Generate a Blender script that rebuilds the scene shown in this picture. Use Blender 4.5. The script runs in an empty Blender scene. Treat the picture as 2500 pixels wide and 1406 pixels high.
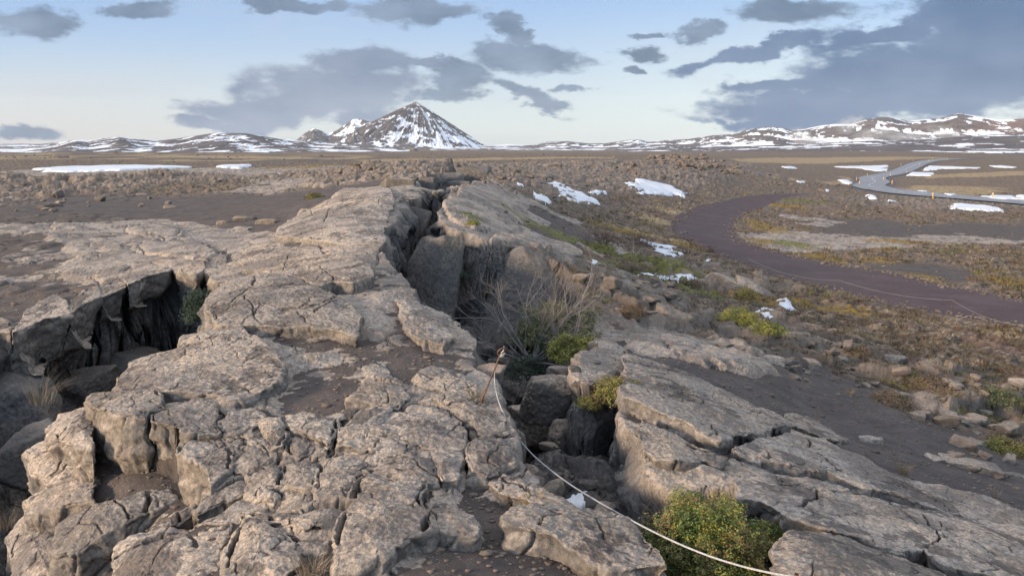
import bpy, bmesh, math, random
import numpy as np
from mathutils import Vector, Matrix

# ------------------------------------------------------------------ camera
S = bpy.context.scene
CAMZ = 2.6
FPX = 1962.0                      # focal length in pixels of a 2500 px wide picture
PITCH = math.atan((703 - 358) / FPX)
cam_d = bpy.data.cameras.new('camera')
cam = bpy.data.objects.new('camera', cam_d)
S.collection.objects.link(cam)
cam.location = (0, 0, CAMZ)
cam.rotation_euler = (math.radians(90) - PITCH, 0, 0)
cam_d.sensor_width = 36
cam_d.lens = 36 * FPX / 2500
cam_d.clip_start = 0.05
cam_d.clip_end = 60000
S.camera = cam
S.render.resolution_x, S.render.resolution_y = 1024, 575
S.view_settings.view_transform = 'Standard'
S.view_settings.look = 'None'
S.view_settings.exposure = 1.68
S.view_settings.gamma = 1
S.cycles.use_denoising = True
S.cycles.max_bounces = 6
S.cycles.diffuse_bounces = 3
S.cycles.glossy_bounces = 2
S.cycles.volume_bounces = 0

# ------------------------------------------------------------------ sun and sky
SUN_EL = math.radians(14)
SUN_AZ = math.atan2(-0.86, -0.50)          # direction towards the sun, clockwise from +Y
sun_dir = Vector((math.sin(SUN_AZ) * math.cos(SUN_EL), math.cos(SUN_AZ) * math.cos(SUN_EL), math.sin(SUN_EL)))
sd = bpy.data.lights.new('sun', 'SUN')
sd.energy = 1.8
sd.angle = math.radians(8)
sd.color = (1.0, 0.76, 0.52)
so = bpy.data.objects.new('sun', sd)
so.rotation_euler = sun_dir.to_track_quat('Z', 'Y').to_euler()
S.collection.objects.link(so)


class NT:
    """tiny helper round a node tree"""
    def __init__(s, tree):
        s.t = tree; s.t.nodes.clear()

    def n(s, typ, **kw):
        nd = s.t.nodes.new(typ)
        for k, v in kw.items():
            setattr(nd, k, v)
        return nd

    def put(s, sock, v):
        if hasattr(v, 'is_output') or isinstance(v, bpy.types.NodeSocket):
            s.t.links.new(v, sock)
        elif v is not None:
            if sock.type == 'RGBA' and isinstance(v, (tuple, list)) and len(v) == 3:
                v = (*v, 1)
            if sock.type in ('RGBA', 'VECTOR') and isinstance(v, (int, float)):
                v = [v] * len(sock.default_value)
            sock.default_value = v

    def m(s, op, a, b=None, c=None, clamp=False):
        nd = s.n('ShaderNodeMath', operation=op, use_clamp=clamp)
        s.put(nd.inputs[0], a)
        if b is not None: s.put(nd.inputs[1], b)
        if c is not None: s.put(nd.inputs[2], c)
        return nd.outputs[0]

    def vm(s, op, a, b=None, out=0):
        nd = s.n('ShaderNodeVectorMath', operation=op)
        s.put(nd.inputs[0], a)
        if b is not None: s.put(nd.inputs[1], b)
        return nd.outputs[out]

    def mix(s, f, a, b, blend='MIX'):
        nd = s.n('ShaderNodeMix', data_type='RGBA', blend_type=blend)
        s.put(nd.inputs[0], f); s.put(nd.inputs[6], a); s.put(nd.inputs[7], b)
        return nd.outputs[2]

    def noise(s, vec, scale, detail=4, rough=0.55, dist=0.0, dim='3D'):
        nd = s.n('ShaderNodeTexNoise', noise_dimensions=dim)
        s.put(nd.inputs['Vector'], vec)
        nd.inputs['Scale'].default_value = scale
        nd.inputs['Detail'].default_value = detail
        nd.inputs['Roughness'].default_value = rough
        nd.inputs['Distortion'].default_value = dist
        return nd.outputs[0]

    def vor(s, vec, scale, feature='F1', rnd=1.0):
        nd = s.n('ShaderNodeTexVoronoi', feature=feature)
        s.put(nd.inputs['Vector'], vec)
        nd.inputs['Scale'].default_value = scale
        nd.inputs['Randomness'].default_value = rnd
        return nd.outputs[0]

    def ss(s, x, a, b, lo=0.0, hi=1.0):
        nd = s.n('ShaderNodeMapRange', interpolation_type='SMOOTHSTEP')
        s.put(nd.inputs[0], x)
        nd.inputs[1].default_value = a; nd.inputs[2].default_value = b
        nd.inputs[3].default_value = lo; nd.inputs[4].default_value = hi
        return nd.outputs[0]

    def map(s, vec, scale=(1, 1, 1), loc=(0, 0, 0), rot=(0, 0, 0)):
        nd = s.n('ShaderNodeMapping')
        s.put(nd.inputs[0], vec)
        nd.inputs[1].default_value = loc; nd.inputs[2].default_value = rot; nd.inputs[3].default_value = scale
        return nd.outputs[0]


cp, sp_ = math.cos(PITCH), math.sin(PITCH)


def px_dir(px, py):
    a = (np.asarray(px, float) - 1250) / FPX
    b = (703 - np.asarray(py, float)) / FPX
    return a, cp + b * sp_, -sp_ + b * cp       # x, y, z (not unit)


world = bpy.data.worlds.new('World')
S.world = world
world.use_nodes = True
w = NT(world.node_tree)
out = w.n('ShaderNodeOutputWorld')
bg = w.n('ShaderNodeBackground')
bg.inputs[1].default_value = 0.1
w.t.links.new(bg.outputs[0], out.inputs[0])
sky = w.n('ShaderNodeTexSky', sky_type='NISHITA', sun_disc=False)
sky.sun_elevation = SUN_EL
sky.sun_rotation = SUN_AZ
sky.altitude = 300
sky.air_density = 1.0
sky.dust_density = 0.6
sky.ozone_density = 2.0
tc = w.n('ShaderNodeTexCoord')
D = tc.outputs['Generated']
sep = w.n('ShaderNodeSeparateXYZ'); w.put(sep.inputs[0], D)
ysafe = w.m('MAXIMUM', sep.outputs[1], 0.02)
gx = w.m('DIVIDE', sep.outputs[0], ysafe)
gz = w.m('DIVIDE', sep.outputs[2], ysafe)
cmb = w.n('ShaderNodeCombineXYZ'); w.put(cmb.inputs[0], gx); w.put(cmb.inputs[1], gz)
P = cmb.outputs[0]
# turbulence that bends the outlines of the clouds
wn = w.n('ShaderNodeTexNoise'); w.put(wn.inputs['Vector'], w.map(P, (1, 1.9, 1))); wn.inputs['Scale'].default_value = 9
wn.inputs['Detail'].default_value = 7; wn.inputs['Roughness'].default_value = 0.62
warp = w.vm('MULTIPLY', w.vm('SUBTRACT', wn.outputs['Color'], (0.5, 0.5, 0.5)), (0.16, 0.07, 0.0))
PW = w.vm('ADD', P, warp)


def ell(px, py, rx, ry, ang=0.0):
    x, y, z = px_dir(px, py)
    cx, cz = x / y, z / y
    v = w.vm('SUBTRACT', PW, (float(cx), float(cz), 0))
    v = w.map(v, (1, 1, 1), rot=(0, 0, -ang))
    v = w.vm('MULTIPLY', v, (FPX / rx, FPX / ry, 0))
    l = w.vm('LENGTH', v, out=1)
    return w.m('SUBTRACT', 1.0, l)


def union(es):
    r = None
    for e in es:
        r = e if r is None else w.m('SMOOTH_MAX', r, e, 0.25)
    return r


fine = w.noise(w.map(P, (1, 2.4, 1)), 26, 7, 0.62)
big = w.noise(w.map(P, (1, 2.2, 1)), 7, 5, 0.55)
dark = union([ell(60, 44, 135, 38), ell(60, 326, 110, 24), ell(1275, 140, 165, 38, -0.04), ell(1115, 190, 100, 52),
              ell(1080, 240, 100, 24), ell(1290, 232, 115, 26, -0.35), ell(1330, 258, 50, 16),
              ell(1395, 222, 45, 13), ell(1010, 18, 170, 40), ell(1235, 66, 62, 44, -0.6), ell(1560, 129, 78, 25),
              ell(1525, 176, 48, 14), ell(1605, 76, 46, 12), ell(1695, 74, 56, 26), ell(1940, 28, 170, 46),
              ell(700, 2, 190, 20), ell(330, 20, 110, 26)])
lite = union([ell(800, 225, 260, 66), ell(900, 150, 120, 52), ell(640, 268, 220, 38), ell(560, 300, 170, 22),
              ell(930, 285, 160, 30), ell(1040, 150, 110, 16)])
huge = union([ell(2330, 175, 480, 135, 0.12), ell(2480, 60, 330, 110), ell(2080, 262, 430, 46, 0.0), ell(1900, 292, 260, 17),
              ell(1940, 215, 230, 20, 0.05), ell(1860, 130, 220, 22, 0.2), ell(2200, 60, 260, 30, 0.35)])
nz = w.m('MULTIPLY', w.m('SUBTRACT', fine, 0.5), 1.1)
mk_d = w.ss(w.m('ADD', dark, nz), -0.03, 0.40)
mk_l = w.ss(w.m('ADD', lite, nz), -0.06, 0.42)
mk_h = w.ss(w.m('ADD', huge, nz), -0.08, 0.38)
front = w.ss(sep.outputs[1], 0.05, 0.3)
# thin veils and general unevenness
veil = w.ss(w.noise(w.map(P, (0.8, 5.0, 1), loc=(2.1, 0.3, 0)), 5, 6, 0.6), 0.48, 0.8)
K = 6.1                                    # colours below are divided by the background strength
elv = w.m('MULTIPLY', gz, 1.0)
grad = w.ss(elv, 0.0, 0.20)
clear = w.mix(grad, (0.66 * K * .54, 0.72 * K * .54, 0.74 * K * .54), (0.30 * K * .54, 0.46 * K * .54, 0.75 * K * .54))
leftw = w.m('MULTIPLY', w.ss(gx, -0.15, -0.62), w.ss(elv, 0.13, 0.0))
clear = w.mix(w.m('MULTIPLY', leftw, 0.5), clear, (0.70 * K * .50, 0.60 * K * .50, 0.60 * K * .50))
rightw = w.m('MULTIPLY', w.ss(gx, -0.05, 0.35), w.ss(elv, 0.22, 0.02))
clear = w.mix(w.m('MULTIPLY', rightw, 0.6), clear, (0.68 * K * .56, 0.76 * K * .56, 0.80 * K * .56))
clear = w.mix(0.12, clear, sky.outputs[0])
clear = w.mix(w.m('MULTIPLY', veil, 0.4), clear, (0.60 * K * .54, 0.63 * K * .54, 0.68 * K * .54))
bil = w.ss(big, 0.3, 0.72)
c_l = w.mix(bil, (0.195 * K * .54, 0.265 * K * .54, 0.39 * K * .54), (0.33 * K * .54, 0.395 * K * .54, 0.51 * K * .54))
c_d = w.mix(bil, (0.115 * K * .54, 0.18 * K * .54, 0.275 * K * .54), (0.27 * K * .54, 0.36 * K * .54, 0.49 * K * .54))
c_h = w.mix(bil, (0.095 * K * .54, 0.175 * K * .54, 0.32 * K * .54), (0.165 * K * .54, 0.25 * K * .54, 0.40 * K * .54))
col = w.mix(w.m('MULTIPLY', w.m('MULTIPLY', mk_l, front), 0.95), clear, c_l)
col = w.mix(w.m('MULTIPLY', w.m('MULTIPLY', mk_h, front), 0.95), col, c_h)
col = w.mix(w.m('MULTIPLY', w.m('MULTIPLY', mk_d, front), 0.93), col, c_d)
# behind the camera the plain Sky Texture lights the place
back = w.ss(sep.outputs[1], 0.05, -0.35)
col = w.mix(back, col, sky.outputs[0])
over = w.m('MULTIPLY', w.ss(sep.outputs[2], .36, .75), w.m('SUBTRACT', 1.0, w.m('MULTIPLY', back, .5)))  # brightness added to the unseen upper sky to lift the ground, less behind
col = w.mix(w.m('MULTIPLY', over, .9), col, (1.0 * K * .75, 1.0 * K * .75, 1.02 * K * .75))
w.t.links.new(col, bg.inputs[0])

# ------------------------------------------------------------------ noise in numpy
U32 = np.uint32


def _h(ix, iy, iz, seed):
    h = (ix.astype(np.int64).astype(U32) * U32(374761393)) ^ (iy.astype(np.int64).astype(U32) * U32(668265263)) \
        ^ (iz.astype(np.int64).astype(U32) * U32(2246822519)) ^ U32((seed * 3266489917) & 0xffffffff)
    h = (h ^ (h >> U32(13))) * U32(1274126177)
    h = (h ^ (h >> U32(16))) * U32(2654435761)
    return (h ^ (h >> U32(15))).astype(np.float32) / np.float32(4294967295.0)


def vn2(x, y, seed=0):
    x = np.asarray(x, np.float64); y = np.asarray(y, np.float64)
    ix = np.floor(x); iy = np.floor(y); fx = (x - ix).astype(np.float32); fy = (y - iy).astype(np.float32)
    z = np.zeros_like(ix)

    def g(dx, dy):
        a = _h(ix + dx, iy + dy, z, seed) * np.float32(6.2831853)
        return np.cos(a) * (fx - dx) + np.sin(a) * (fy - dy)
    u = fx * fx * fx * (fx * (fx * 6 - 15) + 10); v = fy * fy * fy * (fy * (fy * 6 - 15) + 10)
    a = g(0, 0); b = g(1, 0); c = g(0, 1); d = g(1, 1)
    return (a + (b - a) * u + (c - a) * v + (a - b - c + d) * u * v) * 1.5       # about -1..1


def fbm2(x, y, seed=0, octv=4, gain=0.5, lac=2.03):
    s = 0; a = 1; f = 1
    for k in range(octv):
        s = s + a * vn2(x * f + k * 17.3, y * f - k * 9.1, seed + k * 31); a *= gain; f *= lac
    return s


def vn3(x, y, z, seed=0):
    ix = np.floor(x); iy = np.floor(y); iz = np.floor(z)
    fx = (x - ix); fy = (y - iy); fz = (z - iz)
    u = fx * fx * (3 - 2 * fx); v = fy * fy * (3 - 2 * fy); t = fz * fz * (3 - 2 * fz)
    r = 0
    for dx in (0, 1):
        for dy in (0, 1):
            for dz in (0, 1):
                wgt = (u if dx else 1 - u) * (v if dy else 1 - v) * (t if dz else 1 - t)
                r = r + wgt * _h(ix + dx, iy + dy, iz + dz, seed)
    return r * 2 - 1


def fbm3(p, f, seed=0, octv=4, gain=0.5):
    s = 0; a = 1
    for k in range(octv):
        s = s + a * vn3(p[:, 0] * f + k * 7.7, p[:, 1] * f + 3.1 * k, p[:, 2] * f - 5.3 * k, seed + 13 * k); a *= gain; f *= 2.07
    return s


def vor2(x, y, seed=0, jit=0.9):
    """returns distance to cell border (approx), cell hash, offsets to the centre"""
    ix = np.floor(x); iy = np.floor(y); z = np.zeros_like(ix)
    f1 = np.full(x.shape, 9.0, np.float32); f2 = f1.copy(); cid = np.zeros(x.shape, np.float32)
    cx = np.zeros(x.shape, np.float32); cy = cx.copy()
    for dx in (-1, 0, 1):
        for dy in (-1, 0, 1):
            jx = _h(ix + dx, iy + dy, z, seed); jy = _h(ix + dx, iy + dy, z + 1, seed)
            px = ix + dx + 0.5 + (jx - 0.5) * jit; py = iy + dy + 0.5 + (jy - 0.5) * jit
            ex = (x - px).astype(np.float32); ey = (y - py).astype(np.float32)
            d = np.sqrt(ex * ex + ey * ey)
            hid = _h(ix + dx, iy + dy, z + 2, seed)
            nr = d < f1
            f2 = np.where(nr, f1, np.minimum(f2, d)); f1 = np.where(nr, d, f1)
            cid = np.where(nr, hid, cid); cx = np.where(nr, ex, cx); cy = np.where(nr, ey, cy)
    return (f2 - f1), cid, cx, cy


def sst(x, a, b):
    t = np.clip((x - a) / (b - a), 0, 1)
    return t * t * (3 - 2 * t)


# ------------------------------------------------------------------ the lie of the land
CTRL = [
    (850, 1406, 0.0), (300, 1406, -0.3), (40, 1400, -0.55), (1200, 1406, 0), (1600, 1395, -.12), (2000, 1395, -.05), (2480, 1400, -.6),
    (900, 1250, 0), (900, 1100, 0), (500, 1180, -.15), (250, 1080, -.05), (350, 1000, .05), (700, 980, .05), (1100, 1050, .02), (1200, 1200, -.05),
    (700, 900, .1), (1000, 900, .12), (450, 900, .05), (750, 760, .3), (560, 780, .25), (900, 700, .4), (1000, 740, .3), (1100, 850, .1),
    (700, 650, .3), (850, 620, .55), (850, 560, .75), (780, 530, .5), (960, 470, 1.15), (985, 463, 1.2), (880, 475, .9), (960, 445, .9),
    (700, 545, .0), (500, 500, -.2), (620, 480, -.2), (200, 520, -.3), (100, 620, -.3), (300, 640, -.1), (480, 600, .0), (560, 590, .05), (100, 760, -.35),
    (20, 830, -.4), (300, 690, -.15), (400, 650, 0), (600, 590, .05), (-250, 900, -.5), (-300, 600, -.5), (-200, 1300, -.7),
    (100, 440, -.7), (400, 445, -.5), (600, 430, -.3), (300, 405, -1.2), (760, 440, .0), (900, 418, .6), (1100, 415, .7), (1190, 450, .6),
    (1130, 462, 1.0), (1180, 500, .5), (1090, 540, .45), (1180, 575, .25), (1280, 600, .1), (1400, 660, -.25), (1440, 730, -.6),
    (1300, 540, -.4), (1430, 560, -1.4), (1400, 480, -1.3), (1300, 430, -.2), (1600, 460, -2.0), (1500, 420, -1.2), (1550, 620, -1.9), (1500, 700, -1.0),
    (1750, 640, -3.0), (1640, 550, -3.2), (1700, 700, -2.2), (1600, 750, -1.4), (1450, 810, -.75), (1600, 820, -.85), (1700, 830, -1.0), (1850, 870, -1.25),
    (1900, 930, -1.0), (2000, 1000, -1.25), (1500, 880, -.25), (1540, 950, -.1), (1620, 1060, -.1), (1700, 1150, -.12), (1900, 1200, -.3), (1800, 1040, -.35),
    (2100, 1120, -.75), (2300, 1200, -.95), (2200, 1350, -.35), (2450, 1100, -1.8), (2250, 1050, -1.4), (2100, 900, -2.0), (2400, 950, -2.5), (2450, 870, -2.8),
    (2100, 780, -2.8), (1900, 780, -2.2), (2000, 650, -3.2), (1850, 600, -3.3), (2300, 740, -3.0), (2480, 800, -3.0), (2480, 730, -3.1), (2800, 800, -3.2), (2800, 1200, -1.8),
    (2300, 600, -3.9), (2480, 600, -4.2), (1800, 500, -3.8), (2000, 500, -4.3), (1960, 470, -4.5), (2450, 520, -5.1), (2280, 489, -5.3), (2440, 497, -5.6), (2180, 468, -5.5),
    (2071, 460, -6.2), (2095, 443, -7.4), (2180, 420, -6.8), (2262, 395, -4.6), (2490, 420, -5.4), (1900, 430, -5.5), (1950, 400, -5.2), (1800, 450, -3.6), (1700, 430, -1.8),
    (1650, 400, -.6), (1750, 405, -1.5), (1400, 400, -1.2), (1850, 415, -4.2), (1700, 385, -2.2), (1200, 390, -1.2), (700, 395, -1.3), (300, 384, -1.5), (0, 384, -1.8), (2200, 372, -5.5),
    (-300, 420, -1.8), (2800, 420, -6), (2800, 550, -5), (1000, 378, -2.5), (1500, 378, -3), (500, 376, -3),
]
_c = np.array(CTRL, float)
_dx, _dy, _dz = px_dir(_c[:, 0], _c[:, 1])
_t = (_c[:, 2] - CAMZ) / _dz
_wx, _wy = _dx * _t, _dy * _t
_extra = []
for az in np.radians(np.arange(-60, 61, 20)):
    _extra += [(math.sin(az) * 1.2, math.cos(az) * 1.2, -0.02), (math.sin(az) * 4000, math.cos(az) * 4000, -8), (math.sin(az) * 1800, math.cos(az) * 1800, -8)]
_ex = np.array(_extra)
CX = np.concatenate([_wx, _ex[:, 0]]); CY = np.concatenate([_wy, _ex[:, 1]]); CZ = np.concatenate([_c[:, 2], _ex[:, 2]])


def lp(x, y):
    r = np.sqrt(x * x + y * y)
    return np.arctan2(x, y) * 1.6, np.log(np.maximum(r, 0.3))


_u, _v = lp(CX, CY)


def _kern(d2):
    return 0.5 * d2 * np.log(d2 + 1e-12)


_n = len(_u)
_A = np.zeros((_n + 3, _n + 3)); _A[:_n, :_n] = _kern((_u[:, None] - _u) ** 2 + (_v[:, None] - _v) ** 2) + np.eye(_n) * 0.0015
_A[:_n, _n] = 1; _A[:_n, _n + 1] = _u; _A[:_n, _n + 2] = _v; _A[_n:, :_n] = _A[:_n, _n:].T
_W = np.linalg.solve(_A, np.concatenate([CZ, np.zeros(3)]))


def H0(x, y):
    x = np.asarray(x, float); y = np.asarray(y, float)
    sh = x.shape; x = x.ravel(); y = y.ravel()
    u, v = lp(x, y)
    o = _W[_n] + _W[_n + 1] * u + _W[_n + 2] * v
    for k in range(_n):
        o = o + _W[k] * _kern((u - _u[k]) ** 2 + (v - _v[k]) ** 2)
    return o.reshape(sh)


# a lookup table of H0 makes everything after it quick
TU = np.linspace(-1.9, 1.9, 420); TV = np.linspace(math.log(0.5), math.log(6000), 700)
_gu, _gv = np.meshgrid(TU, TV)
_tab = H0(np.sin(_gu / 1.6) * np.exp(_gv), np.cos(_gu / 1.6) * np.exp(_gv))


def table(x, y, tab):
    u, v = lp(x, y)
    a = np.clip((u - TU[0]) / (TU[1] - TU[0]), 0, len(TU) - 1.001); b = np.clip((v - TV[0]) / (TV[1] - TV[0]), 0, len(TV) - 1.001)
    ia = a.astype(int); ib = b.astype(int); fa = a - ia; fb = b - ib
    return (tab[ib, ia] * (1 - fa) * (1 - fb) + tab[ib, ia + 1] * fa * (1 - fb) + tab[ib + 1, ia] * (1 - fa) * fb + tab[ib + 1, ia + 1] * fa * fb)


def HB(x, y):
    return table(np.asarray(x, float), np.asarray(y, float), _tab)


def p2w(px, py, dz=0.0):
    """where the sight line of a photo pixel meets the (smooth) land"""
    a, b, c = px_dir(px, py)
    h = math.hypot(float(a), float(b))
    rs = np.exp(np.linspace(math.log(1.0), math.log(5500), 900))
    t = rs / h
    g = HB(a * t, b * t) + dz - (CAMZ + c * t)
    k = np.argmax(g > 0) if (g > 0).any() else len(rs) - 1
    if k > 0 and g[k] > 0:
        f = g[k - 1] / (g[k - 1] - g[k]); tt = t[k - 1] + (t[k] - t[k - 1]) * f
    else:
        tt = t[k]
    return float(a * tt), float(b * tt), float(CAMZ + c * tt)


def pw(pts, ox=0, oy=0, k=1.0):
    return np.array([p2w(ox + p[0] * k, oy + p[1] * k)[:2] for p in pts])


def z1(pts): return pw(pts, 0, 350, .36)
def z2(pts): return pw(pts, 800, 350, .36)
def z3(pts): return pw(pts, 1600, 250, .36)
def z4(pts): return pw(pts, 0, 850, .3954)
def z5(pts): return pw(pts, 800, 850, .3954)
def z6(pts): return pw(pts, 1600, 750, .4666)


def seg_dist(x, y, line, pad):
    """distance to a polyline, only worked out within pad of it"""
    d = np.full(x.shape, 1e3)
    for (ax, ay), (bx, by) in zip(line[:-1], line[1:]):
        m = (x > min(ax, bx) - pad) & (x < max(ax, bx) + pad) & (y > min(ay, by) - pad) & (y < max(ay, by) + pad)
        if not m.any(): continue
        xs = x[m]; ys = y[m]; ex, ey = bx - ax, by - ay
        t = np.clip(((xs - ax) * ex + (ys - ay) * ey) / (ex * ex + ey * ey + 1e-12), 0, 1)
        d[m] = np.minimum(d[m], np.hypot(xs - ax - t * ex, ys - ay - t * ey))
    return d


def poly_sd(x, y, poly, pad):
    """signed distance, positive inside, clipped at -pad outside"""
    o = np.full(x.shape, -float(pad))
    m = (x > poly[:, 0].min() - pad) & (x < poly[:, 0].max() + pad) & (y > poly[:, 1].min() - pad) & (y < poly[:, 1].max() + pad)
    if not m.any(): return o
    xs = x[m]; ys = y[m]; d = np.full(xs.shape, 1e3); ins = np.zeros(xs.shape, bool)
    for (ax, ay), (bx, by) in zip(poly, np.roll(poly, -1, 0)):
        ex, ey = bx - ax, by - ay
        t = np.clip(((xs - ax) * ex + (ys - ay) * ey) / (ex * ex + ey * ey + 1e-12), 0, 1)
        d = np.minimum(d, np.hypot(xs - ax - t * ex, ys - ay - t * ey))
        if ay != by:
            ins ^= ((ay > ys) != (by > ys)) & (xs < (bx - ax) * (ys - ay) / (by - ay) + ax)
    o[m] = np.maximum(np.where(ins, d, -d), -pad)
    return o


# --- outlines read off the photograph, laid on the land
FISS_L = pw([(-500, 950), (-60, 835), (0, 806), (60, 790), (120, 765), (165, 742), (240, 720), (300, 698), (345, 676), (410, 656), (470, 645), (505, 668), (528, 690), (505, 750), (500, 805),
             (440, 855), (300, 925), (222, 990), (150, 1030), (90, 1110), (60, 1180), (25, 1290), (-30, 1450), (-500, 1500)])
FISS_M = pw([(1030, 478), (992, 492), (968, 530), (935, 590), (945, 640), (1000, 690), (1012, 722), (1060, 752), (1130, 790), (1158, 850), (1162, 890), (1228, 960),
             (1240, 1040), (1290, 1130), (1322, 1190), (1412, 1268), (1560, 1290), (1640, 1430), (1900, 1440), (1905, 1350), (1930, 1290), (1850, 1250), (1795, 1200), (1640, 1190),
             (1590, 1150), (1550, 1080), (1512, 1005), (1530, 955), (1512, 905), (1440, 935), (1380, 905), (1420, 870), (1450, 840), (1450, 790), (1432, 720), (1395, 668), (1300, 612),
             (1240, 600), (1180, 588), (1095, 560), (1070, 520), (1100, 480), (1110, 462)])
FISS_F = pw([(1030, 480), (1020, 455), (1000, 440), (1090, 425), (1100, 410), (1180, 418), (1195, 450), (1130, 452), (1105, 466)])
POCKET = pw([(520, 650), (560, 665), (600, 650), (600, 620), (640, 600), (690, 575), (680, 560), (620, 580), (560, 590), (575, 620), (520, 640)])
PATH = pw([(1985, 474), (1900, 474), (1800, 484), (1720, 499), (1665, 520), (1636, 545), (1647, 576), (1708, 606), (1762, 631), (1816, 650), (1888, 678), (1960, 696),
           (2079, 722), (2176, 750), (2346, 778), (2500, 804), (2800, 850), (2800, 770), (2500, 736), (2428, 718), (2284, 693), (2176, 668), (2032, 646), (1942, 628),
           (1874, 610), (1830, 596), (1794, 574), (1794, 549), (1827, 520), (1888, 496), (1971, 476)])
ROADC = z3([(3100, 740), (2500, 688), (2100, 655), (1850, 638), (1640, 615), (1540, 598), (1470, 582), (1440, 570), (1455, 560), (1490, 551), (1494, 540), (1470, 528), (1460, 518),
            (1490, 508), (1560, 498), (1640, 480), (1710, 452), (1780, 420), (1860, 400), (2000, 388), (2200, 381)])


def smooth_line(p, n, it=3):
    p = np.asarray(p)
    d = np.concatenate([[0], np.cumsum(np.hypot(*(p[1:] - p[:-1]).T))])
    s = np.linspace(0, d[-1], n)
    q = np.stack([np.interp(s, d, p[:, i]) for i in range(p.shape[1])], 1)
    for _ in range(it):
        q[1:-1] = (q[:-2] + 2 * q[1:-1] + q[2:]) / 4
    return q


ROADP = smooth_line(ROADC, 300, 25)
_rz = HB(ROADP[:, 0], ROADP[:, 1])
for _ in range(20):
    _rz[1:-1] = (_rz[:-2] + 2 * _rz[1:-1] + _rz[2:]) / 4
ROADZ = _rz + 0.25

PLATES = [  # outline, rise in metres, width of its rim
    (z1([(660, 940), (640, 900), (760, 850), (1000, 830), (1100, 850), (1150, 900), (1100, 930), (900, 950), (780, 975)]), .13, .06),
    (z1([(870, 560), (960, 530), (1100, 560), (1240, 590), (1250, 640), (1150, 690), (1050, 640), (850, 600)]), .16, .1),
    (z1([(880, 720), (1000, 670), (1300, 660), (1480, 740), (1400, 800), (1200, 780), (950, 750)]), .14, .1),
    (z1([(340, 560), (430, 520), (620, 505), (640, 540), (480, 560), (380, 580)]), .12, .1),
    (z1([(600, 680), (760, 660), (840, 680), (820, 720), (720, 720), (620, 700)]), .12, .08),
    (z6([(-350, 180), (-260, 110), (0, 120), (60, 200), (-20, 210), (-130, 240)]), .08, .1),
    (z6([(5, 130), (120, 150), (230, 205), (150, 250), (90, 240), (40, 180)]), .08, .06),
    (z6([(180, 230), (420, 240), (600, 310), (655, 350), (500, 345), (300, 310), (160, 260)]), .08, .06),
    (z6([(622, 390), (690, 362), (800, 420), (900, 480), (965, 540), (800, 520), (630, 470)]), .1, .05),
    (z2([(910, 300), (1050, 320), (1300, 430), (1520, 540), (1500, 590), (1200, 520), (1000, 420), (880, 370)]), .35, .15),
    (z2([(770, 410), (880, 380), (1040, 440), (1200, 530), (1330, 600), (1200, 620), (1000, 590), (830, 520)]), .3, .15),
    (z2([(1080, 700), (1180, 600), (1330, 640), (1500, 690), (1600, 770), (1480, 770), (1280, 690), (1150, 690)]), .25, .12),
]
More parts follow.
